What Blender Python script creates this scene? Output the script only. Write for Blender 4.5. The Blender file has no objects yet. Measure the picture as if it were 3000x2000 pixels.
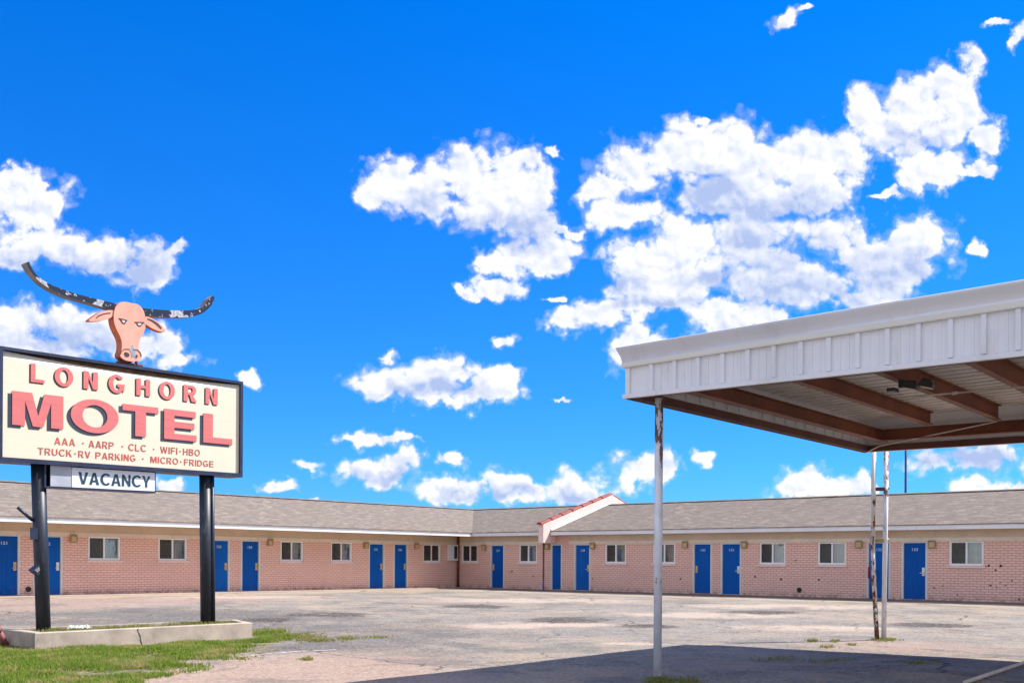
import bpy, bmesh, math, random
from mathutils import Vector, Matrix, noise
random.seed(7)
SC = bpy.context.scene
COL = SC.collection

# ------------------------------------------------------------------ camera
EYE = 1.5
ROLL = 0.0063
F = 3150.0                      # focal length in photo pixels (3000 px wide)
cam = bpy.data.cameras.new('camera')
cam.sensor_width = 36.0
cam.lens = 36.0 * F / 3000.0
cam.shift_y = 645.0 / 3000.0
cam.clip_start = 0.1
cam.clip_end = 5000.0
camo = bpy.data.objects.new('camera', cam)
COL.objects.link(camo)
camo.location = (0, 0, EYE)
camo.rotation_euler = (math.radians(90), -ROLL, 0)
SC.camera = camo

# ------------------------------------------------------------------ sun, sky, exposure
SUN = Vector((3.2, 0.9, 3.9)).normalized()
SUN_EL = math.asin(SUN.z)
SUN_ROT = math.atan2(SUN.x, SUN.y)
sl = bpy.data.lights.new('sun', 'SUN')
sl.energy = 4.2
sl.angle = math.radians(0.5)
sl.color = (1.0, 0.95, 0.88)
so = bpy.data.objects.new('sun', sl)
COL.objects.link(so)
so.rotation_euler = (-SUN).to_track_quat('-Z', 'Y').to_euler()
so.location = (20, 5, 30)
SC.view_settings.view_transform = 'Standard'
SC.view_settings.look = 'None'
SC.view_settings.exposure = 0.95
SC.view_settings.gamma = 1.0
SC.view_settings.use_curve_mapping = False


# ------------------------------------------------------------------ node helpers
class NT:
    def __init__(self, tree):
        self.t = tree

    def n(self, typ, ins=None, out=0, **props):
        nd = self.t.nodes.new(typ)
        for k, v in props.items():
            setattr(nd, k, v)
        for k, v in (ins or {}).items():
            s = nd.inputs[k]
            if isinstance(v, bpy.types.NodeSocket):
                self.t.links.new(v, s)
            else:
                s.default_value = v
        return nd.outputs[out]

    def math(self, op, a, b=None, c=None, clamp=False):
        ins = {0: a}
        if b is not None:
            ins[1] = b
        if c is not None:
            ins[2] = c
        return self.n('ShaderNodeMath', ins, operation=op, use_clamp=clamp)

    def vec(self, op, a, b=None, c=None):
        ins = {0: a}
        if b is not None:
            ins[1] = b
        if c is not None:
            ins[2] = c
        out = 1 if op in ('LENGTH', 'DOT_PRODUCT', 'DISTANCE') else 0
        return self.n('ShaderNodeVectorMath', ins, out=out, operation=op)

    def mix(self, f, a, b, blend='MIX'):
        def c4(v):
            return v if isinstance(v, bpy.types.NodeSocket) or len(v) == 4 else (*v, 1.0)
        return self.n('ShaderNodeMix', {0: f, 6: c4(a), 7: c4(b)}, out=2, data_type='RGBA', blend_type=blend)

    def smooth(self, v, lo, hi, a=0.0, b=1.0):
        return self.n('ShaderNodeMapRange', {0: v, 1: lo, 2: hi, 3: a, 4: b}, interpolation_type='SMOOTHSTEP')

    def noise(self, v, scale, detail=4, rough=0.55, out=0, dist=0.0):
        return self.n('ShaderNodeTexNoise', {'Vector': v, 'Scale': scale, 'Detail': detail, 'Roughness': rough,
                                             'Distortion': dist}, out=out)

    def scale(self, v, s):
        return self.n('ShaderNodeVectorMath', {0: v, 1: s}, operation='MULTIPLY')


def material(name):
    m = bpy.data.materials.new(name)
    m.use_nodes = True
    t = m.node_tree
    t.nodes.clear()
    N = NT(t)
    out = t.nodes.new('ShaderNodeOutputMaterial')
    return m, N, out


def principled(N, out, color, rough=0.6, metal=0.0, bump=None, bump_str=0.3, bump_dist=0.01, spec=0.5):
    ins = {'Base Color': color if isinstance(color, bpy.types.NodeSocket) else (*color, 1), 'Roughness': rough,
           'Metallic': metal, 'Specular IOR Level': spec}
    if bump is not None:
        ins['Normal'] = N.n('ShaderNodeBump', {'Strength': bump_str, 'Distance': bump_dist, 'Height': bump})
    s = N.n('ShaderNodeBsdfPrincipled', ins)
    N.t.links.new(s, out.inputs['Surface'])
    return s


def wpos(N):
    return N.n('ShaderNodeNewGeometry', out=0)


def uvc(N):
    return N.n('ShaderNodeTexCoord', out=2)


# ------------------------------------------------------------------ world: Nishita sky with a field of fair weather cumulus
def build_world():
    w = bpy.data.worlds.new('World')
    SC.world = w
    w.use_nodes = True
    t = w.node_tree
    t.nodes.clear()
    N = NT(t)
    out = t.nodes.new('ShaderNodeOutputWorld')
    sky = N.n('ShaderNodeTexSky', sky_type='NISHITA', sun_disc=False, sun_elevation=SUN_EL, sun_rotation=SUN_ROT,
              altitude=1100.0, air_density=1.0, dust_density=0.3, ozone_density=3.0)
    d = N.n('ShaderNodeTexCoord', out=0)
    sep = N.t.nodes.new('ShaderNodeSeparateXYZ')
    N.t.links.new(d, sep.inputs[0])
    X, Y, Z = sep.outputs
    tint = N.mix(N.math('POWER', N.math('MULTIPLY', Z, 2.1, clamp=True), 0.55), SKY_LOW, SKY_HIGH)
    skyc = N.mix(1.0, sky, tint, 'MULTIPLY')
    ym = N.math('MAXIMUM', Y, 0.08)
    u = N.math('DIVIDE', X, ym)
    v = N.math('DIVIDE', Z, ym)
    p = N.n('ShaderNodeCombineXYZ', {0: u, 1: v})

    def n2(q, scale, detail, rough, out=0):
        return N.n('ShaderNodeTexNoise', {'Vector': q, 'Scale': scale, 'Detail': detail, 'Roughness': rough}, out=out, noise_dimensions='2D')
    # ragged outlines: the coordinates are bent by noise at two sizes before the cloud shapes are measured
    wv = N.vec('MULTIPLY_ADD', N.vec('SUBTRACT', n2(p, 11.0, 2, 0.5, 1), (0.5, 0.5, 0.5)), (0.05, 0.035, 0.0), p)
    wv = N.vec('MULTIPLY_ADD', N.vec('SUBTRACT', n2(p, 34.0, 4, 0.58, 1), (0.5, 0.5, 0.5)), (0.032, 0.026, 0.0), wv)

    def field(blobs):
        acc = None
        for (qx, qy, rx, ry) in blobs:
            cu = (qx * 1.2755 - 1500) / F
            cv = (1645 - qy * 1.2755) / F
            if ry < 36:
                rx, ry = rx * 1.12, ry * 1.25
            iu = F / (rx * 1.2755)
            iv = F / (ry * 1.2755)
            ln = N.vec('LENGTH', N.vec('MULTIPLY_ADD', wv, (iu, iv, 0), (-cu * iu, -cv * iv, 0)))
            acc = ln if acc is None else N.n('ShaderNodeMath', {0: acc, 1: ln, 2: 0.18}, operation='SMOOTH_MIN')
        return N.math('SUBTRACT', 1.0, acc)
    f = field(CLOUDS)
    g = field(SHADES)

    pw = N.vec('MULTIPLY_ADD', N.vec('SUBTRACT', n2(p, 45.0, 4, 0.6, 1), (0.5, 0.5, 0.5)), (0.014, 0.012, 0.0), p)

    def cells(q, sc):
        dd = N.n('ShaderNodeTexVoronoi', {'Vector': q, 'Scale': sc, 'Randomness': 1.0}, feature='F1', voronoi_dimensions='2D')
        return N.math('SUBTRACT', 0.42, dd)

    def billow(q):
        """rounded lobes at three sizes, roughened by fine noise"""
        a = N.math('MULTIPLY', cells(q, 20.0), 0.75)
        a = N.math('MULTIPLY_ADD', cells(q, 47.0), 0.48, a)
        a = N.math('MULTIPLY_ADD', cells(q, 105.0), 0.30, a)
        return N.math('MULTIPLY_ADD', N.math('SUBTRACT', n2(q, 26.0, 9, 0.64), 0.5), 1.35, a)
    n0 = billow(pw)
    n1 = billow(N.vec('ADD', pw, (0.0035, 0.0065, 0)))
    dens = N.math('ADD', N.math('ADD', f, 0.06), N.math('MULTIPLY', n0, 0.86))
    mask = N.smooth(dens, 0.0, 0.44)
    veil = N.math('MULTIPLY', N.smooth(dens, -0.16, 0.12), 0.16)
    mask = N.math('MAXIMUM', mask, veil)
    mask = N.math('MULTIPLY', mask, N.smooth(Y, 0.1, 0.3))
    relief = N.math('MULTIPLY', N.math('SUBTRACT', n0, n1), 0.95)
    low = n2(N.scale(p, (1.0, 1.8, 1.0)), 12.0, 5, 0.55)
    grey = N.math('MULTIPLY', N.smooth(N.math('ADD', g, N.math('MULTIPLY', N.math('SUBTRACT', low, 0.5), 1.6)), -0.8, 1.3), 0.95)
    soft = N.math('MULTIPLY', N.math('MULTIPLY', N.smooth(low, 0.36, 0.75), N.smooth(dens, 0.2, 1.0)), 0.30)
    lit = N.math('SUBTRACT', N.math('ADD', 0.95, N.math('MINIMUM', relief, 0.30)), N.math('ADD', grey, soft), clamp=True)
    cc = N.mix(lit, CLOUD_SHADE, CLOUD_LIT)
    # unseen broken cloud added behind and overhead as white fill for shaded walls
    rear_fill = N.noise(N.scale(d, (1, 1, 1.6)), 2.2, 6, 0.6)
    rmask = N.math('MULTIPLY', N.smooth(rear_fill, 0.36, 0.54), N.smooth(Y, 0.25, -0.05))
    skyc = N.mix(rmask, skyc, N.mix(N.smooth(rear_fill, 0.5, 0.75), CLOUD_LIT, CLOUD_SHADE))
    col = N.mix(mask, skyc, cc)
    bg = N.n('ShaderNodeBackground', {'Color': col, 'Strength': SKY_STRENGTH})
    N.t.links.new(bg, out.inputs['Surface'])
    w.cycles.sampling_method = 'MANUAL'
    w.cycles.sample_map_resolution = 512


SKY_STRENGTH = 0.095
SKY_LOW = (0.22, 0.48, 0.80)
SKY_HIGH = (0.0, 0.57, 1.35)
CLOUD_SHADE = (2.5, 3.15, 4.9)
CLOUD_LIT = (5.7, 5.75, 5.95)
# the clouds of the day: centre and half size, in units of the sky's own plane (centre column 1176, horizon row 1290)
CLOUDS = [
    (880, 405, 78, 62), (845, 440, 62, 55), (960, 425, 110, 75), (1080, 400, 130, 82), (1150, 450, 130, 92), (1200, 500, 88, 62),
    (1185, 372, 62, 36), (1000, 478, 105, 40), (1232, 440, 50, 62), (1205, 568, 92, 45), (1262, 520, 62, 13), (1140, 595, 50, 24),
    (1150, 650, 52, 20), (1092, 668, 36, 10), (1255, 590, 35, 40),
    (1450, 390, 100, 72), (1560, 355, 112, 68), (1700, 362, 165, 92), (1850, 362, 122, 82), (1930, 350, 70, 62), (1640, 440, 132, 60),
    (1760, 450, 142, 72), (1880, 440, 72, 52), (1375, 442, 72, 30), (1420, 490, 92, 30), (1600, 545, 112, 82), (1750, 560, 172, 92),
    (1905, 560, 102, 72), (1450, 590, 82, 52), (1530, 600, 92, 52), (1430, 650, 62, 50), (1600, 640, 150, 42), (1800, 640, 205, 62),
    (2000, 600, 150, 72), (2092, 550, 82, 82), (2080, 622, 80, 52), (1960, 675, 170, 25), (1500, 690, 112, 26), (1350, 722, 92, 36),
    (1285, 740, 46, 38), (1420, 710, 82, 26), (1640, 728, 85, 32), (1740, 718, 52, 30), (1480, 790, 92, 32), (1428, 802, 42, 32),
    (2020, 262, 60, 82), (2090, 232, 72, 72), (2170, 205, 70, 62), (2060, 312, 92, 52), (2150, 302, 102, 62), (2235, 130, 38, 30),
    (2200, 262, 62, 62), (2265, 318, 38, 38), (2150, 368, 92, 46), (2130, 402, 62, 22), (2030, 433, 46, 9), (2240, 393, 46, 11),
    (40, 412, 66, 26), (60, 480, 112, 55), (0, 470, 52, 42), (80, 552, 112, 52), (180, 572, 102, 48), (270, 592, 92, 42),
    (340, 602, 62, 46), (392, 588, 28, 16), (20, 602, 62, 42), (310, 632, 72, 22),
    (60, 752, 122, 52), (180, 762, 102, 52), (100, 800, 165, 42), (300, 795, 122, 48), (392, 805, 52, 42), (412, 842, 58, 22),
    (560, 872, 27, 17),
    (1000, 862, 92, 52), (900, 872, 82, 34), (1050, 850, 72, 50), (1122, 872, 60, 34), (1162, 860, 26, 26), (1010, 905, 92, 30),
    (1105, 905, 72, 22), (1020, 930, 52, 18), (885, 812, 24, 15),
    (845, 1022, 65, 17), (905, 1018, 32, 9), (850, 1010, 27, 14),
    (890, 1090, 85, 28), (932, 1074, 46, 22), (1035, 1070, 34, 17), (1048, 1130, 92, 23), (1160, 1105, 46, 23), (1190, 1130, 72, 20),
    (1296, 1095, 62, 34), (1312, 1122, 82, 26), (1460, 1080, 82, 30), (1520, 1085, 32, 18), (1612, 1070, 34, 15),
    (1868, 1110, 88, 28), (1830, 1125, 42, 13), (1976, 1097, 22, 15), (2235, 1055, 130, 26), (2260, 1105, 82, 30), (2340, 1110, 42, 16),
    (1165, 775, 30, 15), (1788, 34, 38, 20), (1840, 22, 18, 9), (2286, 48, 27, 9), (2342, 70, 17, 30), (1270, 350, 22, 9),
    (695, 1082, 32, 11), (622, 1118, 42, 15), (685, 1138, 27, 9), (400, 1115, 47, 13), (1265, 913, 27, 7), (1620, 286, 18, 8),
    (1255, 685, 17, 8), (2225, 560, 20, 16),
]
SHADES = [
    (1770, 482, 150, 34), (1640, 430, 120, 40), (1720, 560, 60, 55), (1800, 590, 110, 40), (1640, 640, 130, 22), (1850, 665, 200, 32),
    (2020, 640, 110, 34), (1000, 470, 90, 40), (1180, 520, 70, 40), (1080, 510, 120, 25), (120, 800, 150, 32), (170, 790, 80, 40),
    (300, 610, 130, 32), (110, 610, 90, 25), (1010, 895, 120, 15), (900, 1105, 60, 14), (1310, 1120, 70, 18), (2100, 320, 60, 25),
    (1180, 1128, 60, 14), (2235, 1055, 120, 26), (1060, 1140, 70, 10), (1420, 640, 70, 20), (1500, 700, 90, 14),
]
build_world()


# ------------------------------------------------------------------ geometry helpers
def ray(px, py):
    """direction of sight through a photo pixel, used to survey points onto real planes"""
    c, s = math.cos(ROLL), math.sin(ROLL)
    x, y = px - 1500, py - 1645
    return Vector(((c * x + s * y) / F, 1.0, -(-s * x + c * y) / F))


def on_plane(px, py, p0, n):
    d = ray(px, py)
    o = Vector((0, 0, EYE))
    k = (Vector(p0) - o).dot(n) / d.dot(n)
    return o + d * k


def on_z(px, py, z):
    return on_plane(px, py, (0, 0, z), Vector((0, 0, 1)))


class MB:
    """collects faces with metric uv coordinates; build() links them as one mesh object"""
    def __init__(self):
        self.v, self.f, self.uv, self.mi, self.sm = [], [], [], [], []

    def face(self, pts, uvs=None, mi=0, smooth=False):
        b = len(self.v)
        self.v += [tuple(p) for p in pts]
        self.f.append(tuple(range(b, b + len(pts))))
        self.uv.append(uvs or [(0, 0)] * len(pts))
        self.mi.append(mi)
        self.sm.append(smooth)

    def box(self, fr, x0, x1, y0, y1, z0, z1, mi=0):
        """fr maps local (x, y, z) to the world; uv follow the local axes"""
        c = [(x, y, z) for x in (x0, x1) for y in (y0, y1) for z in (z0, z1)]
        P = [fr(*q) for q in c]
        for idx, ax in (((0, 1, 3, 2), 0), ((4, 6, 7, 5), 0), ((0, 4, 5, 1), 1), ((2, 3, 7, 6), 1), ((0, 2, 6, 4), 2), ((1, 5, 7, 3), 2)):
            o = [(1, 2), (0, 2), (0, 1)][ax]
            self.face([P[i] for i in idx], [(c[i][o[0]], c[i][o[1]]) for i in idx], mi)

    def tube(self, a, b, r0, r1=None, seg=16, cap=True, mi=0):
        a, b = Vector(a), Vector(b)
        r1 = r0 if r1 is None else r1
        ax = (b - a)
        L = ax.length
        ax.normalize()
        e1 = ax.orthogonal().normalized()
        e2 = ax.cross(e1)
        ra = [a + (e1 * math.cos(t) + e2 * math.sin(t)) * r0 for t in [2 * math.pi * i / seg for i in range(seg)]]
        rb = [b + (e1 * math.cos(t) + e2 * math.sin(t)) * r1 for t in [2 * math.pi * i / seg for i in range(seg)]]
        for i in range(seg):
            j = (i + 1) % seg
            u0, u1 = i / seg * 6.28 * r0, (i + 1) / seg * 6.28 * r0
            self.face([ra[i], ra[j], rb[j], rb[i]], [(u0, 0), (u1, 0), (u1, L), (u0, L)], mi, True)
        if cap:
            self.face(ra[::-1], None, mi)
            self.face(rb, None, mi)

    def path(self, pts, r, seg=10):
        for i in range(len(pts) - 1):
            self.tube(pts[i], pts[i + 1], r, r, seg)

    def prism(self, pts, off, mi_side=0, mi_face=0, uvs=None):
        """closed outline pts extruded by the vector off"""
        off = Vector(off)
        pts = [Vector(p) for p in pts]
        back = [p + off for p in pts]
        uvs = uvs or [(0, 0)] * len(pts)
        self.face(pts, uvs, mi_face)
        self.face(back[::-1], uvs[::-1], mi_face)
        n = len(pts)
        for i in range(n):
            j = (i + 1) % n
            self.face([pts[i], back[i], back[j], pts[j]], [uvs[i], uvs[i], uvs[j], uvs[j]], mi_side)

    def build(self, name, mats, parent=None, weld=True):
        me = bpy.data.meshes.new(name)
        me.from_pydata(self.v, [], self.f)
        lay = me.uv_layers.new(name='UVMap')
        k = 0
        for uvs in self.uv:
            for q in uvs:
                lay.data[k].uv = q
                k += 1
        mats = mats if isinstance(mats, (list, tuple)) else [mats]
        for m in mats:
            me.materials.append(m)
        for i, p in enumerate(me.polygons):
            p.material_index = self.mi[i]
            p.use_smooth = self.sm[i]
        if weld:
            bm = bmesh.new()
            bm.from_mesh(me)
            bmesh.ops.remove_doubles(bm, verts=bm.verts, dist=1e-5)
            bmesh.ops.recalc_face_normals(bm, faces=bm.faces)
            bm.to_mesh(me)
            bm.free()
        ob = bpy.data.objects.new(name, me)
        COL.objects.link(ob)
        if parent is not None:
            ob.parent = parent
        return ob


def tag(o, label=None, cat=None, group=None, kind=None):
    for k, v in (('label', label), ('category', cat), ('group', group), ('kind', kind)):
        if v:
            o[k] = v
    return o


def thing(name, label, cat, loc=(0, 0, 0), group=None):
    """an Empty at the thing's base; its parts keep world coordinates"""
    o = bpy.data.objects.new(name, None)
    COL.objects.link(o)
    o.empty_display_size = 0.3
    o.location = loc
    return tag(o, label, cat, group)


def hold(root):
    """parts were built in world coordinates: cancel the root's offset"""
    def rec(o, top):
        for c in o.children:
            if top:
                c.matrix_parent_inverse = Matrix.Translation(root.location).inverted()
            rec(c, False)
    rec(root, True)


# ------------------------------------------------------------------ materials
def mat_paint(name, color, rough=0.55, var=0.12, scale=3.0, dirt=None, dirt_amt=0.0, bump=0.0, stretch=(1, 1, 1), spec=0.4):
    m, N, out = material(name)
    p = wpos(N)
    n1 = N.noise(N.scale(p, stretch), scale, 5, 0.6)
    c = N.mix(N.math('MULTIPLY', N.smooth(n1, 0.3, 0.7), 1.0), tuple(x * (1 - var) for x in color), tuple(min(1, x * (1 + var)) for x in color))
    if dirt:
        n2 = N.noise(N.scale(p, stretch), scale * 4.3, 6, 0.65)
        c = N.mix(N.math('MULTIPLY', N.smooth(n2, 0.52, 0.72), dirt_amt), c, dirt)
    principled(N, out, c, rough, bump=N.noise(p, 60.0, 3) if bump else None, bump_str=bump, spec=spec)
    return m


def mat_brick(name, brick1, brick2, mortar, stucco=None):
    m, N, out = material(name)
    uv = uvc(N)
    p = wpos(N)
    bt = N.t.nodes.new('ShaderNodeTexBrick')
    N.t.links.new(uv, bt.inputs['Vector'])
    for k, v in (('Color1', (*brick1, 1)), ('Color2', (*brick2, 1)), ('Mortar', (*mortar, 1)), ('Scale', 1.0), ('Mortar Size', 0.011),
                 ('Mortar Smooth', 0.25), ('Bias', 0.0), ('Brick Width', 0.245), ('Row Height', 0.086)):
        bt.inputs[k].default_value = v
    big = N.noise(p, 0.9, 4)
    c = N.mix(N.smooth(big, 0.3, 0.7, 0.0, 0.22), bt.outputs[0], (0.52, 0.33, 0.27))
    spk = N.noise(N.scale(p, (1, 1, 1)), 7.0, 5, 0.7)
    c = N.mix(N.smooth(spk, 0.68, 0.74, 0.0, 0.55), c, (0.13, 0.07, 0.065))
    # dirt splashed up from the ground
    sep = N.n('ShaderNodeSeparateXYZ', {0: p}, out=2)
    low = N.math('MULTIPLY', N.smooth(sep, 0.27, 0.52, 1.0, 0.0), N.smooth(N.noise(p, 5.0, 5, 0.7), 0.4, 0.65))
    c = N.mix(N.math('MULTIPLY', low, 0.75), c, (0.20, 0.14, 0.11))
    h = N.math('MULTIPLY', bt.outputs[1], -1.0)
    h = N.math('ADD', h, N.math('MULTIPLY', N.noise(p, 40, 3), 0.25))
    principled(N, out, c, 0.75, bump=h, bump_str=0.6, bump_dist=0.012)
    return m


def mat_shingle(name):
    m, N, out = material(name)
    uv = uvc(N)
    bt = N.t.nodes.new('ShaderNodeTexBrick')
    wob = N.vec('MULTIPLY_ADD', N.noise(uv, 3.0, 2, out=1), (0.02, 0.02, 0), uv)
    N.t.links.new(wob, bt.inputs['Vector'])
    for k, v in (('Color1', (0.235, 0.195, 0.165, 1)), ('Color2', (0.17, 0.14, 0.12, 1)), ('Mortar', (0.115, 0.094, 0.083, 1)), ('Scale', 1.0),
                 ('Mortar Size', 0.006), ('Mortar Smooth', 0.3), ('Brick Width', 0.33), ('Row Height', 0.14)):
        bt.inputs[k].default_value = v
    tabs = N.noise(N.scale(uv, (1.0, 2.4, 1.0)), 3.4, 4, 0.7)
    c = N.mix(N.smooth(tabs, 0.36, 0.64), bt.outputs[0], (0.185, 0.155, 0.133))
    c = N.mix(N.smooth(N.noise(N.scale(uv, (1.0, 2.6, 1)), 2.0, 3, 0.65), 0.48, 0.62, 0, 0.7), c, (0.31, 0.258, 0.212))
    c = N.mix(N.smooth(N.noise(N.scale(uv, (1.2, 2.2, 1)), 5.0, 4, 0.7), 0.52, 0.66, 0, 0.7), c, (0.108, 0.088, 0.076))
    c = N.mix(N.smooth(N.noise(uv, 0.35, 4), 0.35, 0.7, 0, 0.35), c, (0.185, 0.150, 0.122))
    principled(N, out, c, 0.95, bump=N.math('ADD', N.noise(uv, 30, 3), N.math('MULTIPLY', bt.outputs[1], -0.8)), bump_str=0.5, bump_dist=0.02, spec=0.2)
    return m


def mat_rusty(name, paint, amount=0.5, rust=(0.20, 0.075, 0.025), dark=(0.05, 0.03, 0.022), scale=7.0, z0=None, z1=None, rough=0.5, stretch=0.35):
    """white or coloured paint that has flaked to rust; z0..z1 gives the height over which it flakes more"""
    m, N, out = material(name)
    p = wpos(N)
    q = N.scale(p, (1, 1, stretch))
    n1 = N.noise(q, scale, 7, 0.68)
    if z0 is not None:
        zz = N.n('ShaderNodeSeparateXYZ', {0: p}, out=2)
        n1 = N.math('ADD', n1, N.smooth(zz, z0, z1, -0.03, 0.10))
    hi = 0.78 - 0.3 * amount
    k = N.smooth(n1, hi, hi + 0.04)
    rc = N.mix(N.smooth(N.noise(p, scale * 2.2, 4), 0.4, 0.6), rust, dark)
    base = N.mix(N.smooth(N.noise(p, 4.0, 4), 0.3, 0.7), tuple(x * 0.86 for x in paint), paint)
    base = N.mix(N.smooth(n1, hi - 0.13, hi, 0, 0.4), base, tuple(a * 0.6 + b * 0.4 for a, b in zip(paint, rust)))
    c = N.mix(k, base, rc)
    r = N.math('ADD', rough, N.math('MULTIPLY', k, 0.35))
    principled(N, out, c, r, bump=N.math('MULTIPLY', k, -1.0), bump_str=0.4, bump_dist=0.004)
    return m


def mat_glass(name):
    m, N, out = material(name)
    fr = N.n('ShaderNodeFresnel', {'IOR': 1.5})
    fac = N.math('ADD', N.math('MULTIPLY', fr, 1.2), 0.05, clamp=True)
    tr = N.n('ShaderNodeBsdfTransparent', {'Color': (0.88, 0.91, 0.92, 1)})
    wob = N.n('ShaderNodeBump', {'Strength': 0.04, 'Distance': 0.05, 'Height': N.noise(wpos(N), 1.6, 2)})
    gl = N.n('ShaderNodeBsdfGlossy', {'Color': (0.95, 0.97, 1, 1), 'Roughness': 0.02, 'Normal': wob})
    s = N.n('ShaderNodeMixShader', {0: fac, 1: tr, 2: gl})
    N.t.links.new(s, out.inputs['Surface'])
    return m


def mat_screen(name):
    m, N, out = material(name)
    tr = N.n('ShaderNodeBsdfTransparent', {})
    df = N.n('ShaderNodeBsdfDiffuse', {'Color': (0.09, 0.085, 0.075, 1)})
    s = N.n('ShaderNodeMixShader', {0: 0.45, 1: tr, 2: df})
    N.t.links.new(s, out.inputs['Surface'])
    return m


def mat_horn(name):
    m, N, out = material(name)
    p = wpos(N)
    n1 = N.noise(p, 4.2, 2, 0.45)
    n2 = N.noise(p, 13.0, 4, 0.6)
    k = N.math('MAXIMUM', N.smooth(n1, 0.60, 0.62), N.smooth(n2, 0.61, 0.64))
    c = N.mix(k, (0.010, 0.022, 0.050), N.mix(N.smooth(N.noise(p, 30, 4), 0.42, 0.55), (0.30, 0.31, 0.36), (0.50, 0.50, 0.54)))
    principled(N, out, c, 0.6, bump=N.math('MULTIPLY', k, -1.0), bump_str=0.4, bump_dist=0.004, spec=0.2)
    return m


def mat_head(name, col):
    m, N, out = material(name)
    p = wpos(N)
    c = N.mix(N.smooth(N.noise(p, 4.0, 5, 0.6), 0.35, 0.7), col, tuple(x * 0.85 for x in col))
    c = N.mix(N.smooth(N.noise(p, 13.0, 6, 0.68), 0.645, 0.675, 0, 0.85), c, (0.24, 0.09, 0.06))
    c = N.mix(N.smooth(N.noise(N.scale(p, (1, 1, 0.25)), 7.0, 5, 0.65), 0.5, 0.68, 0, 0.5), c, (0.62, 0.24, 0.16))
    principled(N, out, c, 0.5)
    return m


def mat_face(name, col):
    """thin plastic sign skin, slightly rippled"""
    m, N, out = material(name)
    uv = uvc(N)
    rip = N.noise(N.scale(uv, (0.5, 9.0, 1)), 1.6, 3, 0.5)
    c = N.mix(N.smooth(N.noise(uv, 0.8, 4), 0.3, 0.7), col, tuple(x * 0.93 for x in col))
    c = N.mix(N.smooth(rip, 0.5, 0.75, 0, 0.07), c, (0.66, 0.50, 0.32))
    principled(N, out, c, 0.42, bump=rip, bump_str=0.10, bump_dist=0.02)
    return m


def mat_letter(name, col, wear):
    m, N, out = material(name)
    p = wpos(N)
    c = N.mix(N.smooth(N.noise(N.scale(p, (0.7, 0.7, 14)), 1.4, 3), 0.42, 0.7, 0, 0.5), col, tuple(x * 0.8 for x in col))
    c = N.mix(N.smooth(N.noise(p, 16.0, 4, 0.6), 0.69, 0.72, 0, 0.8), c, wear)
    principled(N, out, c, 0.45)
    return m


def mat_concrete(name, c1, c2, stain=(0.10, 0.09, 0.08)):
    m, N, out = material(name)
    p = wpos(N)
    c = N.mix(N.smooth(N.noise(p, 2.2, 6, 0.6), 0.3, 0.7), c1, c2)
    c = N.mix(N.smooth(N.noise(N.scale(p, (1, 1, 0.4)), 5.0, 6, 0.7), 0.55, 0.78, 0, 0.6), c, stain)
    c = N.mix(N.smooth(N.noise(p, 90.0, 2, 0.5), 0.4, 0.7, 0, 0.3), c, tuple(x * 0.6 for x in c1))
    principled(N, out, c, 0.9, bump=N.noise(p, 25, 5, 0.7), bump_str=0.4, bump_dist=0.01, spec=0.25)
    return m


BRICK = mat_brick('pink painted brick', (0.88, 0.56, 0.46), (0.83, 0.51, 0.415), (0.50, 0.28, 0.225))
STUCCO = mat_paint('pink stucco', (0.80, 0.60, 0.55), 0.85, 0.06, 2.5, (0.45, 0.28, 0.25), 0.4, 0.3)
SHINGLE = mat_shingle('brown asphalt shingle')
WHITE = mat_paint('white trim paint', (0.74, 0.74, 0.76), 0.45, 0.05, 1.3, (0.45, 0.42, 0.38), 0.25)
DRIP = mat_paint('bright drip edge', (0.86, 0.86, 0.86), 0.35, 0.02)
CREAM = mat_paint('cream frieze paint', (0.72, 0.62, 0.50), 0.6, 0.06, 1.2, (0.36, 0.29, 0.22), 0.3)
TAN = mat_paint('tan soffit board', (0.62, 0.49, 0.36), 0.65, 0.07, 1.0, (0.32, 0.25, 0.19), 0.3)


def mat_door():
    m, N, out = material('blue door paint')
    p = wpos(N)
    rnd = N.n('ShaderNodeObjectInfo', out=5)
    c = N.mix(rnd, (0.001, 0.080, 0.36), (0.004, 0.118, 0.47))
    c = N.mix(N.smooth(N.noise(N.scale(p, (1, 1, 0.4)), 2.2, 5, 0.6), 0.4, 0.7, 0, 0.5), c, (0.001, 0.072, 0.33))
    z = N.n('ShaderNodeSeparateXYZ', {0: p}, out=2)
    k = N.math('MULTIPLY', N.smooth(z, 0.75, 0.3), N.smooth(N.noise(p, 9.0, 6, 0.7), 0.5, 0.66))
    c = N.mix(N.math('MULTIPLY', k, 0.5), c, (0.10, 0.12, 0.17))
    principled(N, out, c, 0.6, spec=0.12)
    return m


BLUE = mat_door()
JAMB = mat_paint('pale door frame', (0.62, 0.62, 0.60), 0.5, 0.05, 2.0, (0.4, 0.36, 0.3), 0.3)
VINYL = mat_paint('pale window vinyl', (0.82, 0.80, 0.78), 0.4, 0.04)
CURTAIN = mat_paint('olive curtain cloth', (0.52, 0.52, 0.44), 0.9, 0.1, 3)
CURTAIN2 = mat_paint('pale curtain cloth', (0.60, 0.64, 0.62), 0.9, 0.1, 3)
GLASS = mat_glass('window glass')
SCREEN = mat_screen('insect screen')
BRASS = mat_paint('brass plate', (0.55, 0.38, 0.16), 0.35, 0.15, 9)
STEEL = mat_paint('pale steel plate', (0.70, 0.70, 0.68), 0.35, 0.06, 9)
LAMP = mat_paint('aged tan lamp housing', (0.40, 0.27, 0.12), 0.5, 0.15, 12, (0.2, 0.14, 0.07), 0.5)
LENS = mat_paint('cream lamp lens', (0.50, 0.38, 0.20), 0.35, 0.06)
NUMBER = mat_paint('white numerals', (0.55, 0.60, 0.68), 0.5, 0.02)
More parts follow.
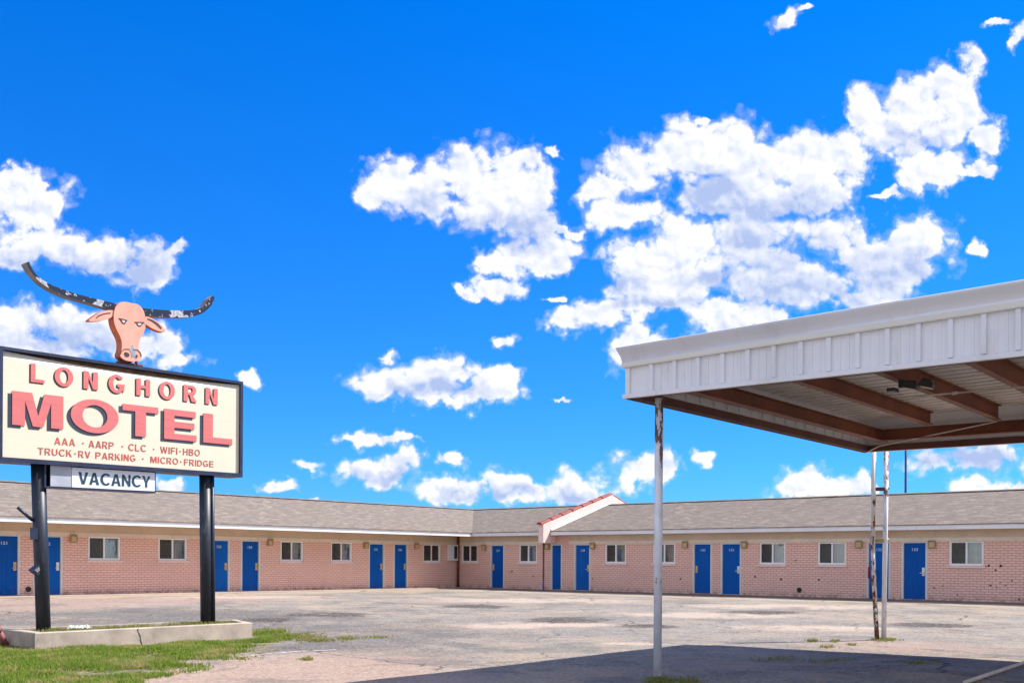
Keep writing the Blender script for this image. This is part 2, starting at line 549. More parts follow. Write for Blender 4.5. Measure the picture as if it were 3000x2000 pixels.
TILE = mat_paint('red clay tile', (0.25, 0.045, 0.038), 0.7, 0.25, 6, (0.5, 0.25, 0.2), 0.5)
REDPIPE = mat_paint('dark red pipe paint', (0.16, 0.025, 0.022), 0.5, 0.2, 5)
BLUEPIPE = mat_paint('blue pipe paint', (0.05, 0.09, 0.33), 0.5, 0.15, 5)
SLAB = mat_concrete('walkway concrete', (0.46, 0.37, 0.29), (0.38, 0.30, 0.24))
SLAB_SHADE = mat_concrete('shade-darkened dirty walkway concrete', (0.20, 0.16, 0.13), (0.14, 0.11, 0.095))  # dirt tone, darkened further to paint in the eave's shade along the right wing
CONC = mat_concrete('planter concrete', (0.50, 0.42, 0.35), (0.33, 0.275, 0.23))
CAN_WHITE = mat_paint('white sheet steel', (0.74, 0.75, 0.79), 0.42, 0.05, 0.8, (0.48, 0.42, 0.36), 0.30, stretch=(1, 1, 0.3))
CAN_CREAM = mat_paint('cream lower cornice', (0.70, 0.68, 0.62), 0.45, 0.04, 1.0)
DECK = mat_paint('underside of steel deck', (0.80, 0.75, 0.69), 0.5, 0.06, 1.0, (0.4, 0.3, 0.24), 0.3)
RUST = mat_paint('red oxide steel', (0.185, 0.058, 0.028), 0.65, 0.28, 1.4, (0.12, 0.04, 0.025), 0.6)
RUSTD = mat_paint('dark red oxide steel', (0.12, 0.045, 0.034), 0.7, 0.25, 1.4, (0.07, 0.03, 0.02), 0.5)
POSTW = mat_rusty('white post paint flaking', (0.76, 0.77, 0.82), 0.66, rust=(0.26, 0.11, 0.03), dark=(0.06, 0.06, 0.085), scale=11, z0=2.3, z1=3.3)
POSTR = mat_rusty('white post paint rusty', (0.70, 0.68, 0.66), 0.72, scale=8, z0=3.5, z1=0.4)
BLACKP = mat_rusty('black sign paint chipped', (0.012, 0.018, 0.032), 0.36, rust=(0.30, 0.33, 0.38), dark=(0.45, 0.46, 0.5), scale=6.0, rough=0.46, stretch=0.3)
FRAME = mat_paint('dark navy sign frame', (0.020, 0.030, 0.075), 0.42, 0.25, 4, (0.10, 0.09, 0.09), 0.3)
RUSTB = mat_paint('rusted cabinet inside', (0.23, 0.13, 0.06), 0.8, 0.4, 7, (0.06, 0.035, 0.02), 0.8)
SIGNF = mat_face('cream sign face', (0.76, 0.68, 0.53))
VACF = mat_face('white vacancy panel', (0.80, 0.83, 0.90))
VACG = mat_paint('clouded plastic', (0.42, 0.45, 0.52), 0.3, 0.15, 2)
PINKL = mat_letter('faded red lettering', (0.64, 0.165, 0.16), (0.72, 0.55, 0.45))
DARKL = mat_paint('black drop shadow lettering', (0.035, 0.045, 0.07), 0.5, 0.2)
SMALLL = mat_paint('faded red small lettering', (0.50, 0.10, 0.085), 0.5, 0.12)
TEAL = mat_paint('dark teal lettering', (0.012, 0.055, 0.085), 0.5, 0.15)
HEADF = mat_head('pink steer face', (0.76, 0.36, 0.27))
HEADS = mat_paint('orange steer edge', (0.62, 0.15, 0.045), 0.55, 0.25, 8)
HORN = mat_horn('peeling navy horn')
HORNS = mat_paint('bare grey horn edge', (0.23, 0.21, 0.20), 0.6, 0.2, 6)
INK = mat_paint('dark brown ink', (0.06, 0.03, 0.03), 0.6, 0.1)
EYEW = mat_paint('pale eye', (0.62, 0.64, 0.68), 0.5, 0.05)
STAR = mat_paint('grey blue star', (0.26, 0.30, 0.38), 0.5, 0.15, 10)
DARKM = mat_paint('dark lamp metal', (0.03, 0.03, 0.033), 0.45, 0.3, 9)
PIPEW = mat_paint('pale pipe', (0.62, 0.54, 0.48), 0.5, 0.12, 7, (0.3, 0.2, 0.14), 0.4)
PAPER = mat_paint('white paper', (0.80, 0.80, 0.78), 0.8, 0.05)
MAST = mat_paint('dark mast steel', (0.05, 0.06, 0.08), 0.5, 0.1)
REDP = mat_paint('red enamel', (0.36, 0.02, 0.03), 0.35, 0.15)
CRACK = mat_paint('dark crack', (0.045, 0.038, 0.034), 0.95, 0.2)

# ------------------------------------------------------------------ site frame
TH = math.radians(40.8)
EL = Vector((-math.sin(TH), -math.cos(TH), 0))      # along the left wing, from the inner corner towards the street
ER = Vector((math.cos(TH), -math.sin(TH), 0))       # along the right wing
NL, NR = ER.copy(), EL.copy()                       # outward normals of the two facades
C0 = Vector((-2.64, 51.9, 0))
ZF = 0.27                                           # walkway level
ZE = EYE + 1.195                                    # soffit level
ZB = EYE + 0.80                                     # top of doors and brick
DLO, DRO = 1.4, 0.5                                 # eave overhangs
FH = 0.165


def frL(s, q, z):
    return C0 + EL * s + NL * q + Vector((0, 0, z))


def frR(s, q, z):
    return C0 + ER * s + NR * q + Vector((0, 0, z))


def sL(px, py=1650, q=0.0):
    return (on_plane(px, py, C0 + NL * q, NL) - C0).dot(EL)


def sR(px, py=1650, q=0.0):
    return (on_plane(px, py, C0 + NR * q, NR) - C0).dot(ER)


def ground_z(x, y):
    t = min(1.0, max(0.0, (y - 21.0) / 13.0))
    z = (ZF - 0.03) * t * t * (3 - 2 * t)
    if abs(x) < 60 and -5 < y < 80:
        z += 0.018 * noise.noise(Vector((x * 0.35, y * 0.35, 1.7))) + 0.006 * noise.noise(Vector((x * 1.4, y * 1.4, 5.1)))
    return z


# ------------------------------------------------------------------ ground
def mat_ground():
    m, N, out = material('worn asphalt lot')
    p = wpos(N)
    dl = N.math('SUBTRACT', N.vec('DOT_PRODUCT', p, tuple(NL)), C0.dot(NL))
    dr = N.math('SUBTRACT', N.vec('DOT_PRODUCT', p, tuple(NR)), C0.dot(NR))
    n_big = N.noise(p, 0.22, 5, 0.6)
    n_mid = N.noise(p, 0.9, 5, 0.65)
    n_str = N.noise(p, 0.55, 6, 0.7, dist=0.6)
    n_fine = N.noise(N.scale(p, (1, 1, 1)), 1.7, 7, 0.72)
    asph = N.mix(N.smooth(n_mid, 0.3, 0.7), (0.158, 0.146, 0.127), (0.262, 0.238, 0.200))
    sand = N.mix(N.smooth(n_mid, 0.35, 0.65), (0.36, 0.285, 0.205), (0.29, 0.22, 0.165))
    pale = (0.40, 0.315, 0.24)
    c = N.mix(N.smooth(n_str, 0.46, 0.60, 0, 0.85), asph, sand)
    dark = (0.085, 0.082, 0.082)

    def spot(px, py, ru, rv, edge=0.35, amp=0.9, warp=n_mid):
        g = on_z(px, py, 0.1 if py < 1830 else 0.0)
        a = on_z(px + ru, py, 0.1 if py < 1830 else 0.0)
        b = on_z(px, py - rv, 0.1 if py < 1830 else 0.0)
        ra, rb = max(0.05, (a - g).length), max(0.05, (b - g).length)
        q = N.vec('MULTIPLY', N.vec('SUBTRACT', p, tuple(g)), (1 / ra, 1 / rb, 0))
        ln = N.vec('LENGTH', q)
        ln = N.math('ADD', ln, N.math('MULTIPLY', N.math('SUBTRACT', warp, 0.5), amp))
        return N.smooth(ln, 1.0 + edge, 1.0 - edge, 0, 1)
    # aggregate apron along the left wing, cream silt along both walkways
    gl = N.math('ADD', dl, N.math('MULTIPLY', N.math('SUBTRACT', n_mid, 0.5), 3.0))
    sl_ = N.n('ShaderNodeMath', {0: N.vec('DOT_PRODUCT', p, tuple(EL)), 1: C0.dot(EL)}, operation='SUBTRACT')
    apron = N.math('MULTIPLY', N.smooth(gl, 9.5, 7.5), N.smooth(sl_, 13.0, 16.5))
    c = N.mix(N.math('MULTIPLY', apron, 0.9), c, (0.32, 0.225, 0.18))
    silt = N.math('MAXIMUM', N.smooth(gl, 3.6, 1.9), N.smooth(N.math('ADD', dr, N.math('MULTIPLY', N.math('SUBTRACT', n_mid, 0.5), 3.5)), 5.2, 2.4))
    c = N.mix(N.math('MULTIPLY', silt, 0.75), c, pale)
    # dark band of old patching past the planter and along the middle
    c = N.mix(N.math('MULTIPLY', spot(450, 1812, 560, 22, 0.3), 0.7), c, dark)
    c = N.mix(N.math('MULTIPLY', spot(1150, 1870, 330, 40, 0.5), 0.62), c, dark)
    c = N.mix(N.math('MULTIPLY', spot(870, 1905, 190, 16, 0.4), 0.6), c, dark)
    c = N.mix(N.math('MULTIPLY', spot(2000, 1820, 500, 30, 0.5), 0.45), c, (0.19, 0.183, 0.175))
    # gravelly pink ground nearest the street and round the double post
    c = N.mix(N.math('MULTIPLY', spot(850, 1990, 560, 75, 0.35), 0.85), c, (0.35, 0.24, 0.185))
    c = N.mix(N.math('MULTIPLY', spot(2650, 1893, 260, 18, 0.5), 0.7), c, (0.33, 0.235, 0.185))
    for a in ((1480, 1838, 120, 5), (1640, 1822, 170, 4), (2080, 1805, 260, 5), (1560, 1770, 260, 7), (2300, 1788, 260, 5), (1860, 1885, 90, 4),
              (700, 1760, 240, 5), (2380, 1845, 240, 5)):
        c = N.mix(N.math('MULTIPLY', spot(*a, 0.45, 2.2, n_fine), 0.85), c, (0.46, 0.36, 0.28))
    for a in ((960, 1802, 120, 4), (1400, 1786, 90, 4), (1660, 1813, 115, 5), (760, 1812, 90, 4), (1900, 1826, 80, 4), (2240, 1800, 110, 3.4), (2740, 1826, 120, 4)):
        c = N.mix(N.math('MULTIPLY', spot(*a, 0.3, 2.6, n_fine), 0.95), c, (0.04, 0.034, 0.03))
    # soil under the grass
    for a in ((200, 1930, 330, 42), (500, 1905, 280, 20), (120, 1985, 260, 45), (720, 1885, 90, 14)):
        c = N.mix(N.math('MULTIPLY', spot(*a, 0.25, 0.5), 0.9), c, (0.13, 0.115, 0.05))
    # aggregate: stones of several tones, plus grit
    vor = N.n('ShaderNodeTexVoronoi', {'Vector': p, 'Scale': 34.0, 'Randomness': 1.0}, out=1)
    st = N.n('ShaderNodeSeparateColor', {0: vor})
    c = N.mix(N.math('MULTIPLY', N.smooth(st, 0.55, 1.0), 0.42), c, (0.52, 0.43, 0.355))
    c = N.mix(N.math('MULTIPLY', N.smooth(st, 0.45, 0.0), 0.42), c, (0.085, 0.07, 0.065))
    grit = N.noise(p, 9.0, 7, 0.75)
    c = N.mix(N.smooth(grit, 0.54, 0.72, 0, 0.5), c, (0.10, 0.088, 0.085))
    c = N.mix(N.smooth(grit, 0.46, 0.30, 0, 0.4), c, (0.47, 0.385, 0.31))
    blot = N.noise(p, 0.42, 8, 0.74)
    c = N.mix(N.smooth(blot, 0.52, 0.62, 0, 0.5), c, (0.11, 0.102, 0.098))
    c = N.mix(N.smooth(blot, 0.46, 0.38, 0, 0.35), c, (0.40, 0.325, 0.25))
    # cracks
    wp = N.vec('MULTIPLY_ADD', N.noise(p, 1.3, 4, 0.6, out=1), (0.9, 0.9, 0), p)
    ck = N.n('ShaderNodeTexVoronoi', {'Vector': N.scale(wp, (1, 1, 0)), 'Scale': 0.30, 'Randomness': 1.0}, feature='DISTANCE_TO_EDGE')
    cm = N.math('MULTIPLY', N.smooth(ck, 0.010, 0.002), N.smooth(n_big, 0.42, 0.6))
    c = N.mix(N.math('MULTIPLY', cm, 0.75), c, (0.06, 0.052, 0.05))
    h = N.math('ADD', N.math('MULTIPLY', N.noise(p, 24, 5, 0.7), 1.0), N.math('MULTIPLY', cm, -1.5))
    principled(N, out, c, 0.93, bump=h, bump_str=0.5, bump_dist=0.02, spec=0.2)
    return m


def axis(lo, hi, d_lo, d_hi, step):
    a = []
    x = d_lo
    while x < d_hi + 1e-6:
        a.append(x)
        x += step
    g = step
    x = d_hi
    while x < hi:
        g *= 1.7
        x += g
        a.append(min(x, hi))
    g = step
    x = d_lo
    while x > lo:
        g *= 1.7
        x -= g
        a.insert(0, max(x, lo))
    return a


def build_ground():
    xs = axis(-1500, 1500, -28, 30, 0.5)
    ys = axis(-400, 2500, 4, 62, 0.5)
    me = bpy.data.meshes.new('ground')
    vs = [(x, y, ground_z(x, y)) for y in ys for x in xs]
    w = len(xs)
    fs = [(j * w + i, j * w + i + 1, (j + 1) * w + i + 1, (j + 1) * w + i) for j in range(len(ys) - 1) for i in range(w - 1)]
    me.from_pydata(vs, [], fs)
    me.materials.append(mat_ground())
    for q in me.polygons:
        q.use_smooth = True
    o = bpy.data.objects.new('ground', me)
    COL.objects.link(o)
    tag(o, kind='structure')


build_ground()


# walkways along both wings
def walkway():
    mb = MB()
    mb.box(frL, -6, 32, -0.15, 1.05, -0.2, ZF)
    tag(mb.build('walkway', SLAB), kind='structure')
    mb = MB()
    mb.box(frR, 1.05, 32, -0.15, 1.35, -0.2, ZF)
    tag(mb.build('walkway', SLAB_SHADE), kind='structure')


walkway()


# ------------------------------------------------------------------ text
def curve_mesh(cu):
    ob = bpy.data.objects.new('tmp', cu)
    COL.objects.link(ob)
    dg = bpy.context.evaluated_depsgraph_get()
    me = bpy.data.meshes.new_from_object(ob.evaluated_get(dg))
    bpy.data.objects.remove(ob)
    bpy.data.curves.remove(cu)
    vs = [v.co.copy() for v in me.vertices]
    fs = [tuple(p.vertices) for p in me.polygons]
    bpy.data.meshes.remove(me)
    return vs, fs


def font_shape(body, bold=0.0):
    cu = bpy.data.curves.new('t', 'FONT')
    cu.body = body
    cu.offset = bold
    cu.extrude = 0.5
    cu.resolution_u = 3
    return curve_mesh(cu)


def glyph_shape(loops):
    cu = bpy.data.curves.new('g', 'CURVE')
    cu.dimensions = '2D'
    cu.fill_mode = 'BOTH'
    cu.extrude = 0.5
    for lp in loops:
        sp = cu.splines.new('POLY')
        sp.points.add(len(lp) - 1)
        for i, (x, y) in enumerate(lp):
            sp.points[i].co = (x, y, 0, 1)
        sp.use_cyclic_u = True
    return curve_mesh(cu)


def arc(cx, cy, rx, ry, a0, a1, n=24):
    return [(cx + rx * math.cos(math.radians(a0 + (a1 - a0) * i / n)), cy + ry * math.sin(math.radians(a0 + (a1 - a0) * i / n))) for i in range(n + 1)]


def glyph(ch, tx, ty):
    if ch == 'L':
        return [[(0, 0), (1, 0), (1, ty), (tx, ty), (tx, 1), (0, 1)]]
    if ch == 'T':
        a, b = 0.5 - tx / 2, 0.5 + tx / 2
        return [[(a, 0), (b, 0), (b, 1 - ty), (1, 1 - ty), (1, 1), (0, 1), (0, 1 - ty), (a, 1 - ty)]]
    if ch == 'E':
        a, b = 0.5 - ty / 2, 0.5 + ty / 2
        return [[(0, 0), (1, 0), (1, ty), (tx, ty), (tx, a), (0.93, a), (0.93, b), (tx, b), (tx, 1 - ty), (0.97, 1 - ty), (0.97, 1), (0, 1)]]
    if ch == 'H':
        a, b = 0.52 - ty / 2, 0.52 + ty / 2
        return [[(0, 0), (tx, 0), (tx, a), (1 - tx, a), (1 - tx, 0), (1, 0), (1, 1), (1 - tx, 1), (1 - tx, b), (tx, b), (tx, 1), (0, 1)]]
    if ch == 'N':
        return [[(0, 0), (tx, 0), (tx, 0.66), (1 - tx, 0), (1, 0), (1, 1), (1 - tx, 1), (1 - tx, 0.36), (tx, 1), (0, 1)]]
    if ch == 'M':
        return [[(0, 0), (tx, 0), (tx, 0.74), (0.5 - tx * 0.42, 0), (0.5 + tx * 0.42, 0), (1 - tx, 0.74), (1 - tx, 0), (1, 0), (1, 1),
                 (1 - tx * 1.55, 1), (0.5, 0.32), (tx * 1.55, 1), (0, 1)]]
    if ch == 'O':
        return [arc(0.5, 0.5, 0.5, 0.5, 0, 360, 47)[:-1], arc(0.5, 0.5, 0.5 - tx, 0.5 - ty, 0, 360, 47)[:-1]]
    if ch == 'G':
        o = arc(0.5, 0.5, 0.5, 0.5, 40, 318, 36)
        i = arc(0.5, 0.5, 0.5 - tx, 0.5 - ty, 318, 46, 36)
        return [o + [(1 - tx * 0.18, 0.1), (1.0, 0.5), (0.54, 0.5), (0.54, 0.5 - ty), (1 - tx * 1.1, 0.5 - ty), (1 - tx * 1.15, 0.28)] + i[3:]]
    a = tx * 1.12
    if ch == 'A':
        k = (0.5 - a) / 0.84
        return [[(0, 0), (a, 0), (a + k * 0.22, 0.22), (1 - a - k * 0.22, 0.22), (1 - a, 0), (1, 0), (0.5 + a * 0.55, 1), (0.5 - a * 0.55, 1)],
                [(a + k * (0.22 + ty), 0.22 + ty), (1 - a - k * (0.22 + ty), 0.22 + ty), (0.5, 0.82)]]
    if ch == 'V':
        return [[(0, 1), (a, 1), (0.5, 0.2), (1 - a, 1), (1, 1), (0.5 + a * 0.55, 0), (0.5 - a * 0.55, 0)]]
    if ch == 'W':
        b = tx * 1.0
        return [[(0, 1), (b, 1), (0.28, 0.22), (0.5 - b * 0.5, 1), (0.5 + b * 0.5, 1), (0.72, 0.22), (1 - b, 1), (1, 1), (0.72 + b * 0.5, 0), (0.72 - b * 0.5, 0),
                 (0.5, 0.74), (0.28 + b * 0.5, 0), (0.28 - b * 0.5, 0)]]
    if ch == 'C':
        return [arc(0.5, 0.5, 0.5, 0.5, 42, 318, 36) + arc(0.5, 0.5, 0.5 - tx, 0.5 - ty, 314, 46, 36)]
    if ch == 'P':
        return [[(0, 0), (tx, 0), (tx, 0.42), (0.55, 0.42)] + arc(0.6, 0.71, 0.40, 0.29, -88, 90, 16) + [(0, 1)],
                [(tx, 0.42 + ty), (0.55, 0.42 + ty)] + arc(0.58, 0.71, 0.42 - tx, 0.29 - ty, -85, 90, 14) + [(tx, 1 - ty)]]
    if ch == 'B':
        return [[(0, 0), (0.58, 0)] + arc(0.60, 0.27, 0.40, 0.27, -88, 62, 14) + arc(0.56, 0.76, 0.38, 0.24, -55, 90, 14) + [(0, 1)],
                [(tx, ty), (0.56, ty)] + arc(0.58, 0.275, 0.42 - tx, 0.275 - ty, -85, 85, 12) + [(tx, 0.55)],
                [(tx, 0.55 + ty * 0.9), (0.54, 0.55 + ty * 0.9)] + arc(0.54, 0.78, 0.40 - tx, 0.22 - ty * 0.95, -80, 90, 12) + [(tx, 1 - ty)]]
    if ch == 'D':
        return [[(0, 0), (0.44, 0)] + arc(0.46, 0.5, 0.54, 0.5, -88, 90, 22) + [(0, 1)],
                [(tx, ty), (0.43, ty)] + arc(0.45, 0.5, 0.55 - tx, 0.5 - ty, -86, 90, 20) + [(tx, 1 - ty)]]
    if ch == 'I':
        return [[(0, 0), (1, 0), (1, 1), (0, 1)]]
    if ch == 'F':
        return [[(0, 0), (tx, 0), (tx, 0.44), (0.9, 0.44), (0.9, 0.44 + ty), (tx, 0.44 + ty), (tx, 1 - ty), (1, 1 - ty), (1, 1), (0, 1)]]
    if ch == 'K':
        return [[(0, 0), (tx, 0), (tx, 0.30), (0.36, 0.50), (1 - tx * 1.3, 0), (1, 0), (0.52, 0.66), (0.96, 1), (0.96 - tx * 1.45, 1), (tx, 0.50), (tx, 1), (0, 1)]]
    if ch == 'U':
        return [[(0, 1)] + arc(0.5, 0.38, 0.5, 0.38, 180, 360, 20) + [(1, 1), (1 - tx, 1)] + arc(0.5, 0.38, 0.5 - tx, 0.38 - ty, 360, 180, 20) + [(tx, 1)]]
    if ch == 'Y':
        return [[(0, 1), (a, 1), (0.5, 0.56), (1 - a, 1), (1, 1), (0.5 + tx / 2, 0.42), (0.5 + tx / 2, 0), (0.5 - tx / 2, 0), (0.5 - tx / 2, 0.42)]]
    if ch == 'R':
        o = [(0, 0), (tx, 0), (tx, 0.40), (0.44, 0.40), (1 - tx * 1.25, 0), (1.0, 0), (0.66, 0.44)] + arc(0.62, 0.71, 0.33, 0.29, -78, 90, 16) + [(0, 1)]
        h = [(tx, 0.40 + ty * 0.85)] + [(0.58, 0.40 + ty * 0.85)] + arc(0.60, 0.71, 0.33 - tx * 0.8, 0.29 - ty * 0.95, -80, 90, 14) + [(tx, 1 - ty)]
        return [o, h]


def stamp(mb, shape, fr, u0, u1, v0, v1, w0, th, mi=0, bbox=None):
    """places a flat shape in frame fr filling u0..u1, v0..v1, th thick from height w0"""
    vs, fs = shape
    if bbox is None:
        xs = [v.x for v in vs]
        ys = [v.y for v in vs]
        bbox = (min(xs), max(xs), min(ys), max(ys))
    a, b, c, d = bbox
    P = [fr(u0 + (v.x - a) / (b - a) * (u1 - u0), v0 + (v.y - c) / (d - c) * (v1 - v0), w0 + (v.z + 0.5) * th) for v in vs]
    for f in fs:
        mb.face([P[i] for i in f], None, mi)


ADV = {'I': 0.16, 'M': 0.86, 'W': 1.0, 'L': 0.58, 'E': 0.62, 'F': 0.58, 'T': 0.66, 'A': 0.74, 'V': 0.72, 'O': 0.78, 'G': 0.76, 'C': 0.74, 'K': 0.70}


def spell(mb, body, fr, u0, u1, v0, v1, w0, th, stem=0.15, gap=0.13):
    """a word set in plain block capitals between u0 and u1"""
    tot = sum(ADV.get(c, 0.68) for c in body) + gap * (len(body) - 1)
    k = (u1 - u0) / tot
    x = 0.0
    for c in body:
        w = ADV.get(c, 0.68)
        o = 0.012 if c in 'OGC' else 0.0
        stamp(mb, glyph_shape(glyph(c, min(0.45, stem / w), stem * 0.86)), fr, u0 + x * k, u0 + (x + w) * k, v0 - o * (v1 - v0), v1 + o * (v1 - v0), w0, th)
        x += w + gap


FONTC = {}


def font(body, bold=0.0):
    k = (body, bold)
    if k not in FONTC:
        FONTC[k] = font_shape(body, bold)
    return FONTC[k]


# ------------------------------------------------------------------ the motel
def build_motel():
    root = thing('motel_building', 'long low pink brick motel with blue doors, brown shingle roof, wrapping an inner corner', 'motel', tuple(C0))
    zsill = EYE - 0.04

    # ---- openings, surveyed along each wing: ('door', a, b, jamb side) / ('win', a, b)
    doorsL = [(-26, 52, '121'), (103, 177, '122'), (618, 668, '123'), (709.5, 757.4, '124'), (1083, 1122.5, '125'), (1156, 1191, '126')]
    winsL = [(258, 354, 1645), (464, 549, 1646), (822, 889, 1645), (970, 1032, 1646), (1240, 1291, 1645)]
    doorsR = [(1440, 1474, '127', 'l'), (1617, 1643, '', 'l'), (1686, 1725.7, '129', 'r'), (2034, 2081, '130', 'l'), (2116, 2167, '131', 'r'),
              (2545, 2603, '132', 'l'), (2647, 2711, '133', 'r')]
    winsR = [(1352, 1399), (1520, 1573), (1772, 1834), (1912, 1978), (2224, 2301), (2395, 2479), (2780, 2882)]
    zf2 = ZF
    JW = 0.075

    for wing in 'LR':
        fr = frL if wing == 'L' else frR
        S = sL if wing == 'L' else sR
        ops = []
        if wing == 'L':
            for a, b, num in doorsL:
                s1, s0 = S(a, 1700), S(b, 1700)
                ops.append(('door', s0 - JW, s1 + JW, num, 'r'))
            for a, b, _ in winsL:
                s1, s0 = S(a, 1610), S(b, 1610)
                ops.append(('win', s0, s1 + 0.0, None, None))
            s_start, s_end = 0.0, 32.0
            extra = [('door', 24.2, 25.3, '120', 'r'), ('win', 26.6, 28.4, None, None)]
        else:
            for a, b, num, hs in doorsR:
                s0, s1 = S(a, 1690), S(b, 1690)
                ops.append(('door', s0 - JW, s1 + JW, num, hs))
            for a, b in winsR:
                s0, s1 = S(a, 1620), S(b, 1620)
                ops.append(('win', s0, s1, None, None))
            s_start, s_end = 0.14, 32.0
            extra = []
        ops += extra
        ops.sort(key=lambda o: o[1])
        wall = MB()
        s = s_start
        for k, a, b, num, hs in ops:
            if a > s + 0.01:
                wall.box(fr, s, a, -0.2, 0, ZF - 0.3, ZB)
            if k == 'win':
                wall.box(fr, a, b, -0.2, 0, ZF - 0.3, zsill)
            else:
                wall.box(fr, a, b, -0.2, -0.02, ZF - 0.3, ZF + 0.015)
            s = b
        wall.box(fr, s, s_end, -0.2, 0, ZF - 0.3, ZB)
        # back and end walls close the rooms
        wall.box(fr, -5.0 if wing == 'L' else -5.0, s_end, -5.2, -5.0, ZF - 0.3, ZE + 0.2)
        wall.box(fr, s_end - 0.2, s_end - 0.003, -4.997, -0.203, ZF - 0.3, ZE + 0.2)
        wl = wall.build('wall', BRICK, root)

        # frieze board, tan board and soffit above the brick
        fz, tn = MB(), MB()
        if wing == 'L':
            fz.box(fr, 0.0, s_end, -0.2, 0.03, ZB, ZB + 0.13)
            tn.box(fr, 0.0, s_end, -0.2, 0.012, ZB + 0.13, ZE)
            tn.box(fr, -DRO + 0.02, s_end, 0.012, DLO - 0.03, ZE, ZE + 0.03)
        else:
            for a, b in ((0.14, sR(1606)), (sR(1668), s_end)):
                fz.box(fr, a, b, -0.2, 0.03, ZB, ZB + 0.13)
                tn.box(fr, a, b, -0.2, 0.012, ZB + 0.13, ZE)
            tn.box(fr, DLO - 0.0, s_end, 0.012, DRO - 0.03, ZE, ZE + 0.03)
        fz.build('frieze_board', CREAM, root)
        tn.build('soffit', TAN, root)
        fa, dr = MB(), MB()
        if wing == 'L':
            fa.box(fr, -DRO + 0.0, s_end, DLO - 0.03, DLO, ZE + 0.05, ZE + FH)
            dr.box(fr, -DRO + 0.0, s_end, DLO - 0.03, DLO + 0.035, ZE - 0.012, ZE + 0.05)
        else:
            fa.box(fr, DLO + 0.035, s_end, DRO - 0.03, DRO, ZE - 0.005, ZE + FH)
        fo = fa.build('fascia', WHITE, root)
        if wing == 'L':
            dr.build('drip_edge', DRIP, root)

        # doors and windows
        for k, a, b, num, hs in ops:
            if k == 'door':
                dm = MB()
                dm.box(fr, a + JW, b - JW, -0.10, -0.055, ZF + 0.02, ZB - 0.05)
                w = b - a - 2 * JW
                # four faint stiles across the leaf
                for i in range(5):
                    x0 = a + JW + w * i / 5 + 0.012
                    dm.box(fr, x0, x0 + w / 5 - 0.024, -0.056, -0.051, ZF + 0.10, ZB - 0.14)
                d = dm.build('door', BLUE, root)
                jm = MB()
                jm.box(fr, a, a + JW, -0.13, 0.006, ZF + 0.015, ZB - 0.003)
                jm.box(fr, b - JW, b, -0.13, 0.006, ZF + 0.015, ZB - 0.003)
                jm.box(fr, a + JW, b - JW, -0.13, 0.004, ZB - 0.05, ZB - 0.003)
                jm.build('door_frame', JAMB, d)
                if w > 0.6:
                    hm = MB()
                    zc = ZF + 0.98
                    # on the left wing s runs right to left in the photo
                    side = (hs == 'r') != (wing == 'L')
                    x1 = (b - JW - 0.03) if side else (a + JW + 0.03)
                    x0 = x1 - 0.10 if side else x1 + 0.10
                    lo, hi = min(x0, x1), max(x0, x1)
                    hm.box(fr, lo, hi, -0.052, -0.035, zc - 0.14, zc + 0.14, 0)
                    xm = (lo + hi) / 2
                    hm.tube(fr(xm, -0.04, zc - 0.04), fr(xm, 0.02, zc - 0.04), 0.016, seg=8)
                    hm.tube(fr(xm, 0.015, zc - 0.04), fr(xm + (-0.11 if side else 0.11), 0.02, zc - 0.05), 0.013, seg=8)
                    hm.build('door_handle', STEEL if num in ('122', '131', '133') else BRASS, d)
                if num:
                    nm = MB()
                    shp = font(num, 0.012)
                    c = (a + b) / 2
                    hw, zt = 0.10, ZB - 0.33
                    if wing == 'L':
                        stamp(nm, shp, lambda u, v, q: fr(c - u, -0.050 + q, v), -hw, hw, zt, zt + 0.10, 0.0, 0.006)
                    else:
                        stamp(nm, shp, lambda u, v, q: fr(c + u, -0.050 + q, v), -hw, hw, zt, zt + 0.10, 0.0, 0.006)
                    nm.build('room_number', NUMBER, d, weld=False)
            else:
                wf = MB()
                t = 0.075
                z0, z1 = zsill + 0.005, ZB - 0.002
                wf.box(fr, a, a + t, -0.12, -0.03, z0, z1)
                wf.box(fr, b - t, b, -0.12, -0.03, z0, z1)
                wf.box(fr, a + t, b - t, -0.12, -0.028, z0, z0 + 0.075)
                wf.box(fr, a + t, b - t, -0.12, -0.028, z1 - 0.05, z1)
                m = (a + b) / 2
                wf.box(fr, m - 0.03, m + 0.03, -0.115, -0.035, z0 + 0.075, z1 - 0.05)
                wo = wf.build('window', VINYL, root)
                sm = MB()
                sm.box(fr, a - 0.06, b + 0.06, 0.0025, 0.045, zsill - 0.075, zsill)
                sm.build('window_sill', STUCCO, wo)
                for half in (0, 1):
                    h0, h1 = ((a + t, m - 0.03), (m + 0.03, b - t))[half]
                    pm = MB()
                    pm.box(fr, h0, h1, -0.086, -0.080, z0 + 0.075, z1 - 0.05)
                    pm.build('pane', GLASS, wo)
                    # the sash that slides (seen on the left) carries an insect screen
                    if (half == 0) != (wing == 'L'):
                        km = MB()
                        km.box(fr, h0, h1, -0.068, -0.066, z0 + 0.075, z1 - 0.05)
                        km.build('insect_screen', SCREEN, wo)
                # pleated curtain inside
                cm = MB()
                nn = max(16, int((b - a) / 0.022))
                rnd = random.Random(int(a * 100))
                pts = []
                gap = rnd.uniform(0.15, 0.8)
                for i in range(nn + 1):
                    x = a - 0.05 + (b - a + 0.1) * i / nn
                    pts.append((x, -0.27 + 0.022 * math.sin(i * 1.55 + rnd.uniform(-.4, .4)) + 0.01 * math.sin(i * 0.37)))
